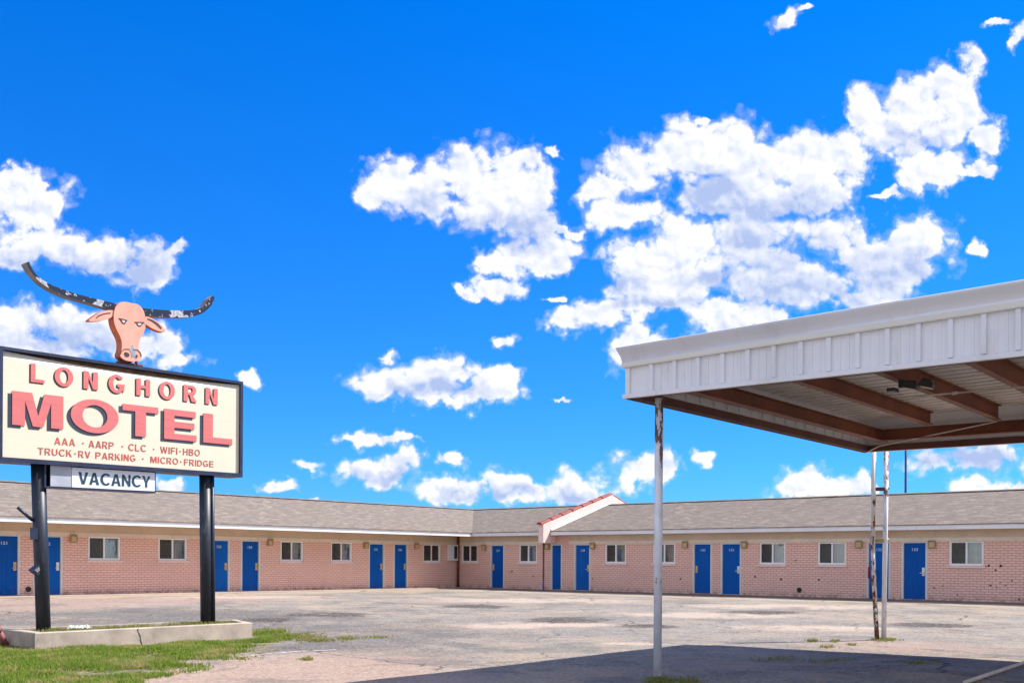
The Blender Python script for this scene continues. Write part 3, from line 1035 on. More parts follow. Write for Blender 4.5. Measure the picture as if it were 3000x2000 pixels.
                for i in range(nn):
                    (xa, qa), (xb, qb) = pts[i], pts[i + 1]
                    mi = 1 if (xa - a) / (b - a) < gap and rnd.random() < 0.85 else 0
                    cm.face([fr(xa, qa, z0 - 0.1), fr(xb, qb, z0 - 0.1), fr(xb, qb, z1 - 0.02), fr(xa, qa, z1 - 0.02)], None, mi, False)
                cm.build('curtain', [CURTAIN, CURTAIN2], wo)

    # ---- brick run up to the soffit behind the parapet, with a shallow niche
    nb = MB()
    nb.box(frR, sR(1606), sR(1668), -0.2, 0.0, ZB, ZE)
    nb.build('wall_panel', BRICK, root)
    # ---- roofs
    DL_, DR_ = 4.0, 4.4
    zt = ZE + FH + 0.012
    zr = ZE + FH + 1.37

    def L2(s, q, z): return frL(s, q, z)
    fc = C0 + NL * (DLO + 0.05) + NR * (DRO + 0.03)
    rc = fc - NL * DL_ - NR * DR_
    bc = fc - NL * 2 * DL_ - NR * 2 * DR_
    far = 33.0

    def v3(p, z): return Vector((p.x, p.y, z))
    slopeL = math.hypot(DL_, 1.37)
    slopeR = math.hypot(DR_, 1.37)
    rm = MB()

    def quad(pts, e, n, sl, d):
        uv = []
        for p in pts:
            uv.append(((p - fc).dot(e), (p - fc).dot(n) * sl / d))
        rm.face(pts, uv)
        low = [p - Vector((0, 0, 0.03)) for p in pts]
        rm.face(low[::-1], uv[::-1])
        for i in range(len(pts)):
            j = (i + 1) % len(pts)
            rm.face([pts[i], pts[j], low[j], low[i]], [uv[i], uv[j], uv[j], uv[i]])
    endL, endR = EL * far, ER * far
    quad([v3(fc, zt), v3(fc + endL, zt), v3(rc + endL + NR * -0.0, zr), v3(rc, zr)], EL, NL, slopeL, DL_)
    quad([v3(rc, zr), v3(rc + endL, zr), v3(bc + endL, zt), v3(bc, zt)], EL, NL, slopeL, DL_)
    r1 = rm.build('roof', SHINGLE, root, weld=False)
    rm = MB()
    quad([v3(fc, zt), v3(rc, zr), v3(rc + endR, zr), v3(fc + endR, zt)], ER, NR, slopeR, DR_)
    quad([v3(rc, zr), v3(bc, zt), v3(bc + endR, zt), v3(rc + endR, zr)], ER, NR, slopeR, DR_)
    r2 = rm.build('roof', SHINGLE, root, weld=False)
    # ridge caps
    for e, o in ((endL, r1), (endR, r2)):
        cp = MB()
        d = e.normalized()
        nrm = Vector((-d.y, d.x, 0))
        a, b = v3(rc, zr + 0.03), v3(rc + e, zr + 0.03)
        for sgn in (1, -1):
            k = nrm * sgn * 0.16 - Vector((0, 0, 0.045))
            cp.face([a, b, b + k, a + k], [(0, 0), (far, 0), (far, 0.16), (0, 0.16)])
        cp.build('ridge_cap', SHINGLE, o, weld=False)
    # plumbing vents low on the ridge
    for s in (11.0, 20.5):
        vm = MB()
        p = v3(rc + ER * s, zr - 0.05) - NR * 0.4
        vm.tube(p - Vector((0, 0, 0.3)), p + Vector((0, 0, 0.10)), 0.06)
        vm.build('vent_pipe', MAST, r2)

    # ---- parapet wall riding over the right wing, tile coping
    s_par = (on_plane(1592, 1560, C0 + NR * 1.0, NR) - C0).dot(ER)

    def pp(q, z, k=0.0): return frR(s_par - k, q, z)
    zc = EYE
    prof = [(1.0, zc + 0.845), (0.78, zc + 0.845), (0.55, zc + 1.34), (0.50, zc + 1.32), (0.0, zc + 1.45), (-3.9, zc + 2.66), (-8.2, zc + 1.36), (-8.75, zc + 1.36),
            (-8.75, zc + 1.70), (-4.15, zc + 3.20), (1.0, zc + 1.66)]
    pm = MB()
    off = -ER * 0.28
    pts = [pp(q, z) for q, z in prof]
    pm.prism(pts, off)
    par = pm.build('parapet_wall', STUCCO, root)
    bm_ = MB()
    bm_.prism([pp(0.5, zc + 0.85, 0.05), pp(0.74, zc + 0.85, 0.05), pp(0.53, zc + 1.31, 0.05), pp(0.02, zc + 1.31, 0.05), pp(0.02, zc + 0.85, 0.05)], -ER * 0.18)
    bm_.build('corbel', STUCCO, par)
    tm = MB()

    def coping(q0, z0, q1, z1, n):
        for i in range(n):
            t0, t1 = i / n, (i + 1.12) / n
            a = pp(q0 + (q1 - q0) * t0, z0 + (z1 - z0) * t0, 0.14)
            b = pp(q0 + (q1 - q0) * min(t1, 1.0), z0 + (z1 - z0) * min(t1, 1.0), 0.14)
            ra, rb = 0.155, 0.115
            ax = (b - a).normalized()
            side = ER
            up = side.cross(ax)
            if up.z < 0:
                up = -up
            A, B = [], []
            for j in range(11):
                ang = math.pi * j / 10
                A.append(a + side * math.cos(ang) * ra + up * math.sin(ang) * ra * 0.72)
                B.append(b + side * math.cos(ang) * rb + up * math.sin(ang) * rb * 0.72)
            for j in range(10):
                tm.face([A[j], A[j + 1], B[j + 1], B[j]], None, 0, True)
            tm.face(A, None)
            tm.face(B[::-1], None)
            tm.face([A[0], B[0], B[-1], A[-1]], None)
    coping(1.12, zc + 1.64, -4.15, zc + 3.22, 7)
    coping(-8.8, zc + 1.70, -4.15, zc + 3.22, 7)
    tm.build('tile_coping', TILE, par, weld=False)
    fl = MB()
    k0, k1 = -0.018, 0.0
    for (q0, q1) in ((0.50, -3.92),):
        sl = 1.37 / DR_
        za = lambda q: zc + 1.36 + (0.53 - q) * sl + 0.03
        fl.prism([pp(q0, za(q0)), pp(q1, za(q1)), pp(q1, za(q1) + 0.10), pp(q0, za(q0) + 0.10)], ER * 0.02)
        fl.prism([pp(q0, za(q0) - 0.005, -0.02), pp(q1, za(q1) - 0.005, -0.02), pp(q1, za(q1) + 0.02, -0.02), pp(q0, za(q0) + 0.02, -0.02)], ER * 0.09)
    fl.build('flashing', WHITE, par)

    # ---- downspouts
    def spout(name, p0, p1, r, mats, split=None):
        mb = MB()
        if split:
            mb.tube(p0, split, r, seg=12)
            mb.tube(split, p1, r, seg=12, mi=1)
        else:
            mb.tube(p0, p1, r, seg=12)
        return mb.build(name, mats, root)
    b = frR(s_par + 0.02, 0.88, 0)
    b = b - ER * 0.10
    spout('downspout', v3(b, zc + 0.86), v3(b, 0.15), 0.04, [REDPIPE, BLUEPIPE], v3(b, ZF + 0.42))
    c = frR(0.13, 0.08, 0)
    spout('downspout', v3(c, ZE), v3(c, ZF), 0.05, [REDPIPE])
    sb = (on_plane(2553, 1600, C0 + NR * 0.45, NR) - C0).dot(ER)
    c = frR(sb, 0.45, 0)
    spout('downspout', v3(c, ZE + 0.02), v3(c, ZF - 0.1), 0.04, [BLUEPIPE])

    # ---- wall lamps
    def lamp(fr, s, z, flip):
        mb = MB()
        mb.box(fr, s - 0.10, s + 0.10, 0.002, 0.03, z - 0.13, z + 0.13)
        mb.box(fr, s - 0.115, s + 0.115, 0.03, 0.06, z + 0.09, z + 0.13)
        mb.box(fr, s - 0.115, s + 0.115, 0.03, 0.13, z + 0.115, z + 0.14)
        for x in (-0.115, 0.095):
            mb.box(fr, s + x, s + x + 0.02, 0.03, 0.12, z - 0.12, z + 0.115)
        o = mb.build('wall_light', LAMP, root)
        lb = MB()
        lb.box(fr, s - 0.09, s + 0.09, 0.031, 0.105, z - 0.105, z + 0.085)
        lb.build('lamp_lens', LENS, o)
    for px, py in ((213, 1577), (789, 1588), (1070, 1597), (1218, 1599)):
        q = on_plane(px, py, C0, NL)
        lamp(frL, (q - C0).dot(EL), q.z, True)
    for px, py in ((1420, 1603), (1738, 1598), (2009, 1595), (2182, 1595), (2518, 1594), (2732, 1594)):
        q = on_plane(px, py, C0, NR)
        lamp(frR, (q - C0).dot(ER), q.z, False)
    q = on_plane(1605, 1600, C0, NR)
    lamp(frR, (q - C0).dot(ER), q.z, False)

    # ---- hose vents low on the brick
    for fr, px, py, n in ((frL, 83, 1725, NL), (frR, 2342, 1727, NR)):
        q = on_plane(px, py, C0, n)
        mb = MB()
        mb.tube(q - n * 0.02, q + n * 0.035, 0.10, 0.09, seg=18)
        mb.tube(q + n * 0.03, q + n * 0.06, 0.035, seg=10)
        mb.build('wall_vent', CRACK, root)

    # ---- white meter box beside the inner corner
    sa, sb2 = sL(1334.6, 1620), sL(1310.7, 1620)
    za = on_plane(1322, 1594.5, C0, NL).z
    zb = on_plane(1322, 1641, C0, NL).z
    mb = MB()
    mb.box(frL, sa, sb2, 0.002, 0.16, zb, za)
    mbx = mb.build('meter_box', WHITE, root)
    pn = MB()
    w = sb2 - sa
    pn.box(frL, sa + 0.10 * w, sa + 0.46 * w, 0.16, 0.175, zb + 0.09, za - 0.07)
    pn.build('meter_panel', DARKM, mbx)
    # ---- holes knocked in the brick
    hm = MB()
    rnd = random.Random(3)
    for px, py in ((2888, 1657), (2897, 1656), (2917, 1669), (2932, 1657), (2930, 1706), (2947, 1713), (2902, 1714), (2762, 1716), (2737, 1721), (2332, 1641), (2212, 1688),
                   (2288, 1696), (2399, 1697), (1500, 1673), (1492, 1676), (1562, 1687), (1736, 1694), (1994, 1695), (2805, 1741), (2920, 1720), (2965, 1700), (2986, 1760 - 6)):
        q = on_plane(px, py, C0, NR)
        r = rnd.uniform(0.025, 0.05)
        pts = [q + ER * math.cos(t) * r * rnd.uniform(.6, 1.2) + Vector((0, 0, math.sin(t) * r * rnd.uniform(.6, 1.1))) + NR * 0.002 for t in [i * 0.785 for i in range(8)]]
        hm.prism(pts, NR * 0.004)
    hm.build('brick_damage', CRACK, root)
    hold(root)
    return root


build_motel()

# fire extinguisher by the last-but-one door
def extinguisher():
    q = on_plane(2549, 1672, C0 + NR * 0.16, NR)
    r = thing('fire_extinguisher', 'small red fire extinguisher hung beside a blue door behind the twin posts', 'fire extinguisher', tuple(q - Vector((0, 0, 0.25))))
    b = MB()
    b.tube(q - Vector((0, 0, 0.25)), q + Vector((0, 0, 0.14)), 0.075)
    b.tube(q + Vector((0, 0, 0.14)), q + Vector((0, 0, 0.21)), 0.075, 0.03)
    b.build('cylinder_body', REDP, r)
    v = MB()
    v.tube(q + Vector((0, 0, 0.21)), q + Vector((0, 0, 0.27)), 0.022)
    v.box(lambda x, y, z: q + ER * x + NR * y + Vector((0, 0, z)), -0.07, 0.05, -0.012, 0.012, 0.27, 0.295)
    v.build('valve_handle', DARKM, r)
    k = MB()
    k.box(lambda x, y, z: q + ER * x + NR * y + Vector((0, 0, z)), -0.04, 0.04, -0.155, -0.07, 0.02, 0.10)
    k.build('bracket', DARKM, r)
    hold(r)


extinguisher()


# ------------------------------------------------------------------ carport
KS = Vector((0.625, 0.7806, 0))
KR = Vector((0.7806, -0.625, 0))
ZC = 3.647
FL = on_z(1837.5, 1166.5, ZC)
CL_S, CL_R = 8.46, 11.5
PANEL = 0.395


def frC(r, s, z):
    return FL + KR * r + KS * s + Vector((0, 0, z))


CPITCH = 0.021                  # the canopy roof climbs towards the street side


def frT(r, s, z):
    return frC(r, s, z + CPITCH * r * min(max(z, 0.0) / PANEL, 1.0))


def ibeam(mb, fr_, a0, a1, c, z0, z1, w=0.13, along='s', t=0.014, tw=0.010):
    def bx(x0, x1, zz0, zz1):
        if along == 's':
            mb.box(fr_, c + x0, c + x1, a0, a1, zz0, zz1)
        else:
            mb.box(fr_, a0, a1, c + x0, c + x1, zz0, zz1)
    bx(-w / 2, w / 2, z0, z0 + t)
    bx(-w / 2, w / 2, z1 - t, z1)
    bx(-tw / 2, tw / 2, z0 + t, z1 - t)


def build_carport():
    root = thing('carport', 'flat white sheet metal carport canopy on rusty posts over the lot', 'carport', (FL.x, FL.y, 0))
    # fascia panels with standing battens
    fa = MB()
    sp = 0.3375
    T = 0.02
    fa.box(frT, 0, CL_R, 0, T, 0.0, PANEL + 0.02)
    fa.box(frT, 0, CL_R, CL_S - T, CL_S, 0.0, PANEL + 0.02)
    fa.box(frT, 0, T, T, CL_S - T, 0.0, PANEL + 0.02)
    fa.box(frT, CL_R - T, CL_R, T, CL_S - T, 0.0, PANEL + 0.02)
    n = int(CL_R / sp)
    x_first = (on_plane(1911, 1100, FL, KS) - FL).dot(KR)
    x = x_first
    while x < CL_R:
        fa.box(frT, x - 0.026, x + 0.026, -0.036, 0, 0.052, PANEL - 0.002)
        # the two small stiffening ribs between battens
        for k in (0.36, 0.66):
            fa.box(frT, x + sp * k - 0.012, x + sp * k + 0.012, -0.006, 0, 0.052, PANEL - 0.002)
        x += sp
    fa.box(frT, -0.012, 0.05, -0.030, 0, 0.052, PANEL - 0.002)
    y = 0.3
    while y < CL_S:
        fa.box(frT, -0.032, 0, y - 0.03, y + 0.03, 0.052, PANEL - 0.002)
        fa.box(frT, T, T + 0.025, y - 0.035, y + 0.035, 0.16, PANEL - 0.002)
        y += 0.41
    x = 0.3
    while x < CL_R:
        fa.box(frT, x - 0.035, x + 0.035, CL_S - T - 0.025, CL_S - T, 0.16, PANEL - 0.002)
        x += 0.41
    fa.build('fascia', CAN_WHITE, root)
    # bottom angle
    an = MB()
    an.box(frC, -0.04, CL_R + 0.04, -0.052, 0.0, -0.004, 0.05)
    an.box(frC, -0.04, 0.0, 0.0, CL_S, -0.004, 0.05)
    an.box(frC, 0.0, CL_R + 0.04, CL_S, CL_S + 0.045, -0.004, 0.05)
    an.build('edge_trim', CAN_WHITE, root)
    # cornice, swept round the four sides with mitred corners
    prof = [(0.0, PANEL), (0.052, PANEL), (0.056, PANEL + 0.012), (0.056, PANEL + 0.06), (0.050, PANEL + 0.066), (0.056, PANEL + 0.10), (0.065, PANEL + 0.14),
            (0.082, PANEL + 0.185), (0.105, PANEL + 0.235), (0.115, PANEL + 0.262), (0.105, PANEL + 0.268), (0.0, PANEL + 0.262)]
    co = MB()

    def loop(o, z):
        return [frT(-o, -o, z), frT(CL_R + o, -o, z), frT(CL_R + o, CL_S + o, z), frT(-o, CL_S + o, z)]
    for i in range(len(prof)):
        j = (i + 1) % len(prof)
        A, B = loop(*prof[i]), loop(*prof[j])
        for k in range(4):
            m = (k + 1) % 4
            co.face([A[k], A[m], B[m], B[k]], None, 1 if i < 4 else 0, 4 <= i < 9)
    co.build('cornice', [CAN_WHITE, CAN_CREAM], root)
    # roof deck with ribs below
    dk = MB()
    zd = 0.605
    dk.box(frT, 0.003, CL_R - 0.003, 0.003, CL_S - 0.003, zd, zd + 0.04)
    y = 0.25
    while y < CL_S - 0.1:
        dk.box(frT, 0.05, CL_R - 0.05, y, y + 0.05, zd - 0.035, zd)
        y += 0.305
    dk.build('roof_deck', DECK, root)
    # perimeter channel
    pc = MB()
    for (a, b, c, d) in ((T + 0.002, CL_R - T - 0.002, T + 0.002, T + 0.07), (T + 0.002, CL_R - T - 0.002, CL_S - T - 0.07, CL_S - T - 0.002),
                         (T + 0.002, T + 0.07, T + 0.07, CL_S - T - 0.07)):
        pc.box(frC, a, b, c, d, 0.0, 0.115)
    pc.box(frC, -0.02, T + 0.002, T, CL_S - T, -0.012, -0.005)
    pc.build('perimeter_channel', RUSTD, root)
    # main frame: side girder, back girder, front girder
    Z0, Z1 = 0.15, 0.36
    g = MB()
    ibeam(g, frC, 0.12, CL_S - 0.2, 0.42, Z0, Z1, 0.16, 's')
    g.build('beam', RUST, root)
    g = MB()
    ibeam(g, frC, 0.42 + 0.085, CL_R - 0.1, CL_S - 0.42, Z0, Z1 - 0.004, 0.16, 'r')
    g.build('beam', RUST, root)
    # cross purlins on top of the girders
    zp0, zp1 = Z1 + 0.002, zd - 0.037
    Z2 = 0.392
    xs = []
    for px, py in ((2740, 1250), (2935, 1235)):
        q = on_z(px, py, ZC + Z1)
        xs.append((q - FL).dot(KR))
    step = xs[1] - xs[0]
    x = xs[0]
    while x < CL_R - 0.3:
        g = MB()
        ibeam(g, frC, 0.10, CL_S - 0.55, x, Z2 - 0.03, zp1 + CPITCH * x - 0.004, 0.12, 's')
        g.build('purlin', RUST, root)
        x += step
    # posts
    pf = on_z(1926, 1985, 0.0)
    mb = MB()
    mb.tube((pf.x, pf.y, -0.1), (pf.x, pf.y, ZC - 0.006), 0.054, seg=24)
    po = mb.build('post', POSTW, root)
    po['label'] = 'single white pipe post rusted near its top'
    base = MB()
    base.box(lambda x, y, z: Vector((pf.x, pf.y, 0)) + KR * x + KS * y + Vector((0, 0, z)), -0.10, 0.10, -0.10, 0.10, -0.02, 0.012)
    base.build('base_plate', RUSTD, po)
    pd = on_z(2580, 1868, 0.04)
    nr = Vector((0, 1, 0))

    def at(px, py): return on_plane(px, py, pd, nr)
    mb = MB()
    a = [at(2570, 1868), at(2563, 1760), at(2557, 1600), at(2560, 1328)]
    a[0].z = -0.05
    a[-1].z = ZC + 0.10
    mb.path(a, 0.044, 16)
    tw = mb.build('post', POSTR, root)
    tw['label'] = 'bent rusty post of the twin pair'
    mb = MB()
    b = [at(2589, 1868), at(2597, 1322)]
    b[0].z = -0.05
    b[-1].z = ZC + 0.10
    mb.tube(b[0], b[1], 0.047, seg=18)
    tw2 = mb.build('post', POSTW, root)
    tw2['label'] = 'straight white post of the twin pair'
    for y in (1432, 1583):
        rg = MB()
        rg.tube(at(2553, y + 2), at(2604, y - 3), 0.028, seg=10)
        rg.box(lambda x, yy, z: at(2578, y) + Vector((x, yy, z)), -0.07, 0.07, -0.03, 0.03, -0.035, 0.035)
        rg.build('post_tie', RUSTD if y < 1500 else LAMP, root)
    # brace pipe hung from the back corner to a purlin
    mb = MB()
    q0 = frC(0.05, CL_S - 0.1, -0.02)
    q1 = frC(0.40, CL_S - 0.38, 0.06)
    q2 = frC(xs[1], CL_S - 0.62, Z2 - 0.06)
    mb.path([q0, q1, q2], 0.012, 8)
    mb.build('brace_rod', PIPEW, root)
    mb = MB()
    cp = frC(xs[1] + 0.07, 3.2, 0)
    y0 = (on_z(2760, 1150, ZC + 0.27) - FL).dot(KS)
    mb.path([frC(xs[1] - 0.09, y0, 0.25), frC(xs[1] + 0.5, y0, 0.25), frC(CL_R - 0.4, y0 + 0.02, 0.26)], 0.013, 8)
    for k in (0.5, 1.5, 2.7):
        mb.tube(frC(xs[1] + k - 0.02, y0, 0.25), frC(xs[1] + k + 0.05, y0, 0.25), 0.024, seg=8)
    mb.build('conduit', PIPEW, root)
    # floodlight pair on the purlin
    yl = (on_z(2700, 1110, ZC + 0.33) - FL).dot(KS)
    lm = MB()
    lm.box(frC, xs[1] - 0.12, xs[1] - 0.02, yl + 0.05, yl + 0.25, 0.215, 0.265)
    lm.box(frC, xs[1] + 0.02, xs[1] + 0.10, yl + 0.10, yl + 0.20, 0.26, 0.36)
    fl = lm.build('floodlight', DARKM, root)
    for k in (0.09, 0.30):
        hd = MB()
        o = frC(xs[1] + k, yl + 0.10, 0.26)
        d1 = (KR * 0.9 + KS * 0.1 + Vector((0, 0, -0.25))).normalized()
        d2 = Vector((0, 0, 1)).cross(d1).normalized()
        d3 = d1.cross(d2)
        f2 = lambda x, y, z: o + (d1 * x + d2 * y + d3 * z) * 0.62
        pts = [f2(0, -0.15, 0.02), f2(0.05, -0.15, 0.13), f2(0.22, -0.15, 0.15), f2(0.30, -0.15, 0.09), f2(0.30, -0.15, 0.0), f2(0.02, -0.15, -0.01)]
        hd.prism(pts, d2 * 0.30 * 0.62)
        for j in range(5):
            hd.box(f2, 0.06 + j * 0.045, 0.075 + j * 0.045, -0.13, 0.13, 0.12, 0.17)
        h = hd.build('lamp_head', DARKM, fl)
        ln = MB()
        ln.box(f2, 0.05, 0.28, -0.13, 0.13, -0.016, -0.004)
        ln.build('lamp_glass', LENS, fl)
    hold(root)


build_carport()


# ------------------------------------------------------------------ roadside sign
def build_sign():
    # plane of the sign face, surveyed from the two poles
    P0 = Vector((-1500 / F * 17.54, 17.54, 0))
    P1 = Vector((-789 / F * 21.19, 21.19, 0))
    d = (P1 - P0).normalized()
    nrm = Vector((d.y, -d.x, 0))               # towards the viewer
    dt = Vector((d.x, d.y, 0.0095)).normalized()
    base = P0 + Vector((0, 0, 0))

    def fr(u, v, w):
        return Vector((P0.x, P0.y, 0)) + dt * u + Vector((0, 0, v)) + nrm * w

    def uv(px, py):
        q = on_plane(px, py, P0, nrm)
        u = (q - P0).dot(d)
        return u, q.z - u * 0.0095
    root = thing('motel_sign', 'cream motel sign box on two black poles with a pink steer head on top', 'sign', (-6.9, 19.3, 0))
    uL, vT0 = uv(-3, 1013)
    uR, vT = uv(711, 1118)
    _, vB = uv(711, 1397)
    vT, vB = (vT0 + vT) / 2, (vB + uv(-2, 1352)[1]) / 2
    D = 0.42
    fw = 0.075
    fm = MB()
    fm.box(fr, uL, uR, vT - fw * 0.7, vT, -D, 0.02)
    fm.box(fr, uL, uR, vB, vB + fw, -D, 0.02)
    fm.box(fr, uL, uL + fw * 0.8, vB + fw, vT - fw * 0.7, -D, 0.02)
    fm.box(fr, uR - fw * 0.8, uR, vB + fw, vT - fw * 0.7, -D, 0.02)
    fm.build('cabinet_frame', FRAME, root)
    bk = MB()
    bk.box(fr, uL + fw * 0.8 + 0.002, uR - fw * 0.8 - 0.002, vB + fw + 0.002, vT - fw * 0.7 - 0.002, -D + 0.02, -0.12)
    bk.build('cabinet_back', RUSTB, root)
    # face skin: sags away from the top edge of the frame
    fc = MB()
    a, b = uL + fw * 0.8, uR - fw * 0.8
    n = 40
    top = []
    for i in range(n + 1):
        t = i / n
        sag = 0.08 * max(0.0, math.sin(math.pi * t)) ** 0.75
        top.append((a + (b - a) * t, vT - fw * 0.7 - 0.004 - sag))
    z0 = vB + fw

    def wv(u, v):
        return -0.025 + 0.010 * noise.noise(Vector((u * 0.6, v * 3.0, 2.0)))
    m = 14
    for i in range(n):
        for j in range(m):
            q = []
            for (ii, jj) in ((i, j), (i + 1, j), (i + 1, j + 1), (i, j + 1)):
                u, vt = top[ii]
                v = z0 + (vt - z0) * jj / m
                q.append((fr(u, v, -0.03), (u, v)))
            fc.face([x[0] for x in q], [x[1] for x in q], 0, True)
    # rolled lip of the skin
    for i in range(n):
        fc.face([fr(top[i][0], top[i][1], -0.03), fr(top[i + 1][0], top[i + 1][1], -0.03), fr(top[i + 1][0], top[i + 1][1] - 0.012, -0.10), fr(top[i][0], top[i][1] - 0.012, -0.10)], None, 0)
    face = fc.build('sign_face', SIGNF, root)
    # ---- lettering, surveyed on the face (zoom coordinates: 3.136 per photo pixel, row offset 1000)
    K = 3.136

    def Z(x, y): return uv(x / K, 1000 + y / K)
    W0 = -0.028
    lh, ms, sh = MB(), MB(), MB()
    vt = (Z(300, 201)[1] + Z(1950, 427)[1]) / 2
    vb = (Z(300, 372)[1] + Z(1950, 576)[1]) / 2
    su, sv = Z(700, 300)[0] - Z(690, 300)[0], -(Z(700, 310)[1] - Z(700, 300)[1])
    for ch, x0, x1, y in (('L', 287, 415, 300), ('O', 507, 678, 320), ('N', 772, 905, 350), ('G', 1002, 1152, 385), ('H', 1257, 1385, 415), ('O', 1467, 1612, 450),
                          ('R', 1692, 1814, 475), ('N', 1893, 2006, 500)):
        u0, u1 = Z(x0, y)[0], Z(x1, y)[0]
        wd = u1 - u0
        tx = 0.092 / wd
        shp = glyph_shape(glyph(ch, min(tx, 0.34), 0.18 if ch not in 'OG' else 0.165))
        e = 0.012 if ch in 'OG' else 0
        stamp(sh, shp, fr, u0 - su * 1.0, u1 - su * 1.0, vb - e - sv * 1.0, vt + e - sv * 1.0, W0, 0.003)
        stamp(lh, shp, fr, u0, u1, vb - e, vt + e, W0 + 0.006, 0.006)
    vt = (Z(118, 445)[1] + Z(1880, 660)[1]) / 2
    vb = (Z(160, 767)[1] + Z(2100, 945)[1]) / 2
    for ch, x0, x1, y in (('M', 116, 587, 620), ('O', 655, 1095, 680), ('T', 1130, 1460, 720), ('E', 1513, 1812, 760), ('L', 1873, 2140, 800)):
        u0, u1 = Z(x0, y)[0], Z(x1, y)[0]
        wd = u1 - u0
        shp = glyph_shape(glyph(ch, min(0.215 / wd, 0.36), 0.205 if ch != 'O' else 0.17))
        e = 0.015 if ch == 'O' else 0
        stamp(sh, shp, fr, u0 - su * 3.4, u1 - su * 3.4, vb - e - sv * 2.6, vt + e - sv * 2.6, W0, 0.003)
        stamp(ms, shp, fr, u0, u1, vb - e, vt + e, W0 + 0.006, 0.006)
    sh.build('lettering_shadow', DARKL, face, weld=False)
    lh.build('lettering', PINKL, face, weld=False)
    ms.build('lettering', PINKL, face, weld=False)
    tx = MB()

    def word(body, x0, x1, vb_, vt_, yy):
        spell(tx, body, fr, Z(x0, yy)[0], Z(x1, yy)[0], vb_, vt_, W0, 0.004, 0.15, 0.16)

    def dot(x, yy, v):
        u = Z(x, yy)[0]
        c = [fr(u + 0.016 * math.cos(k * 0.7854), v + 0.016 * math.sin(k * 0.7854), W0 + 0.004) for k in range(8)]
        tx.face(c)
    vt = (Z(530, 886)[1] + Z(1820, 985)[1]) / 2
    vb = (Z(515, 946)[1] + Z(1820, 1048)[1]) / 2
    for b_, x0, x1 in (('AAA', 507, 697), ('AARP', 822, 1053), ('CLC', 1187, 1350), ('WIFI', 1480, 1638), ('HBO', 1690, 1845)):
        word(b_, x0, x1, vb, vt, 960)
    for x in (770, 1132, 1420, 1663):
        dot(x, 970, (vt + vb) / 2)
    vt = (Z(360, 975)[1] + Z(1960, 1095)[1]) / 2
    vb = (Z(370, 1037)[1] + Z(1960, 1150)[1]) / 2
    for b_, x0, x1 in (('TRUCK', 355, 668), ('RV', 727, 838), ('PARKING', 885, 1253), ('MICRO', 1390, 1645), ('FRIDGE', 1700, 1970)):
        word(b_, x0, x1, vb, vt, 1050)
    for x in (698, 1320, 1670):
        dot(x, 1060, (vt + vb) / 2)
    tx.build('lettering', SMALLL, face, weld=False)
    # ---- poles
    back = -D * 0.5

    def pole_pt(px, py): return on_plane(px, py, P0 + nrm * back, nrm)
    for (xa, ya, xb, yb, r) in ((111, 1340, 127.5, 1846, 0.118), (601, 1375, 604.5, 1821, 0.112)):
        a, b = pole_pt(xa, ya), pole_pt(xb, yb)
        dirv = (b - a).normalized()
        b = b + dirv * 0.35
        a = a - dirv * 0.05
        mb = MB()
        mb.tube(b, a, r, seg=28)
        p = mb.build('sign_pole', BLACKP, root)
        if xa < 300:
            bx = MB()
            q = pole_pt(93, 1562)
            fb = lambda x, y, z: q + d * x + nrm * y + Vector((0, 0, z))
            bx.box(fb, -0.03, 0.06, 0.0, 0.10, -0.10, 0.10)
            bx.build('junction_box', FRAME, p)
            kn = MB()
            q2 = pole_pt(98, 1669)
            pts = [q2 + d * x + Vector((0, 0, z)) + nrm * 0.09 for x, z in ((-0.07, 0.0), (0.06, 0.10), (0.10, 0.02), (0.05, -0.09), (-0.01, -0.05))]
            kn.prism(pts, -nrm * 0.14)
            pts = [q2 + d * x + Vector((0, 0, z)) + nrm * 0.092 for x, z in ((-0.03, 0.0), (0.05, 0.055), (0.065, 0.0), (0.02, -0.04))]
            kn.prism(pts, nrm * 0.008, 1, 1)
            kn.build('spotlight', [FRAME, HORNS], p)
            st = MB()
            st.tube(pole_pt(52, 1486), pole_pt(96, 1524), 0.028, seg=10)
            st.build('bracket_arm', FRAME, p)
        else:
            cd = MB()
            off = d * 0.10 + nrm * 0.09
            cd.tube(b + off, a + off, 0.035, seg=12)
            cd.build('conduit', BLACKP, p)
    # ---- vacancy box hung under the cabinet
    va = MB()
    u0, v1 = Z(425, 1150)
    u1, _ = Z(1448, 1200)
    vb_ = (Z(490, 1332)[1] + Z(1440, 1370)[1]) / 2
    w1, w0 = -0.06, -0.36
    va.box(fr, u0, u1, vb_ - 0.03, vb_, w0, w1)
    va.box(fr, u0, u0 + 0.03, vb_, vB - 0.001, w0, w1)
    va.box(fr, u1 - 0.02, u1, vb_, vB - 0.001, w0, w1)
    va.box(fr, u0 + 0.03, u1 - 0.02, vb_, vB - 0.001, w0 + 0.01, w0 + 0.03)
    vx = va.build('vacancy_box', FRAME, root)
    um = Z(677, 1250)[0]
    vtop = (Z(690, 1165)[1] + Z(1440, 1192)[1]) / 2
    pm = MB()
    pm.box(fr, um, u1 - 0.022, vb_ + 0.002, vtop, w1 - 0.02, w1 + 0.004)
    pl = pm.build('vacancy_panel', VACF, vx)
    gm = MB()
    gm.box(fr, Z(482, 1250)[0], um - 0.006, vb_ + 0.002, vB - 0.004, w1 - 0.025, w1 - 0.005)
    gm.build('clouded_panel', VACG, vx)
    vl = MB()
    t = (Z(740, 1196)[1] + Z(1390, 1235)[1]) / 2
    bb = (Z(790, 1312)[1] + Z(1360, 1335)[1]) / 2
    spell(vl, 'VACANCY', fr, Z(735, 1260)[0], Z(1397, 1280)[0], bb, t, w1 + 0.006, 0.004, 0.17, 0.10)
    vl.build('vacancy_lettering', TEAL, vx, weld=False)
    # ---- steer head, cut from sheet steel boxes
    hp = P0 + nrm * (-0.06)

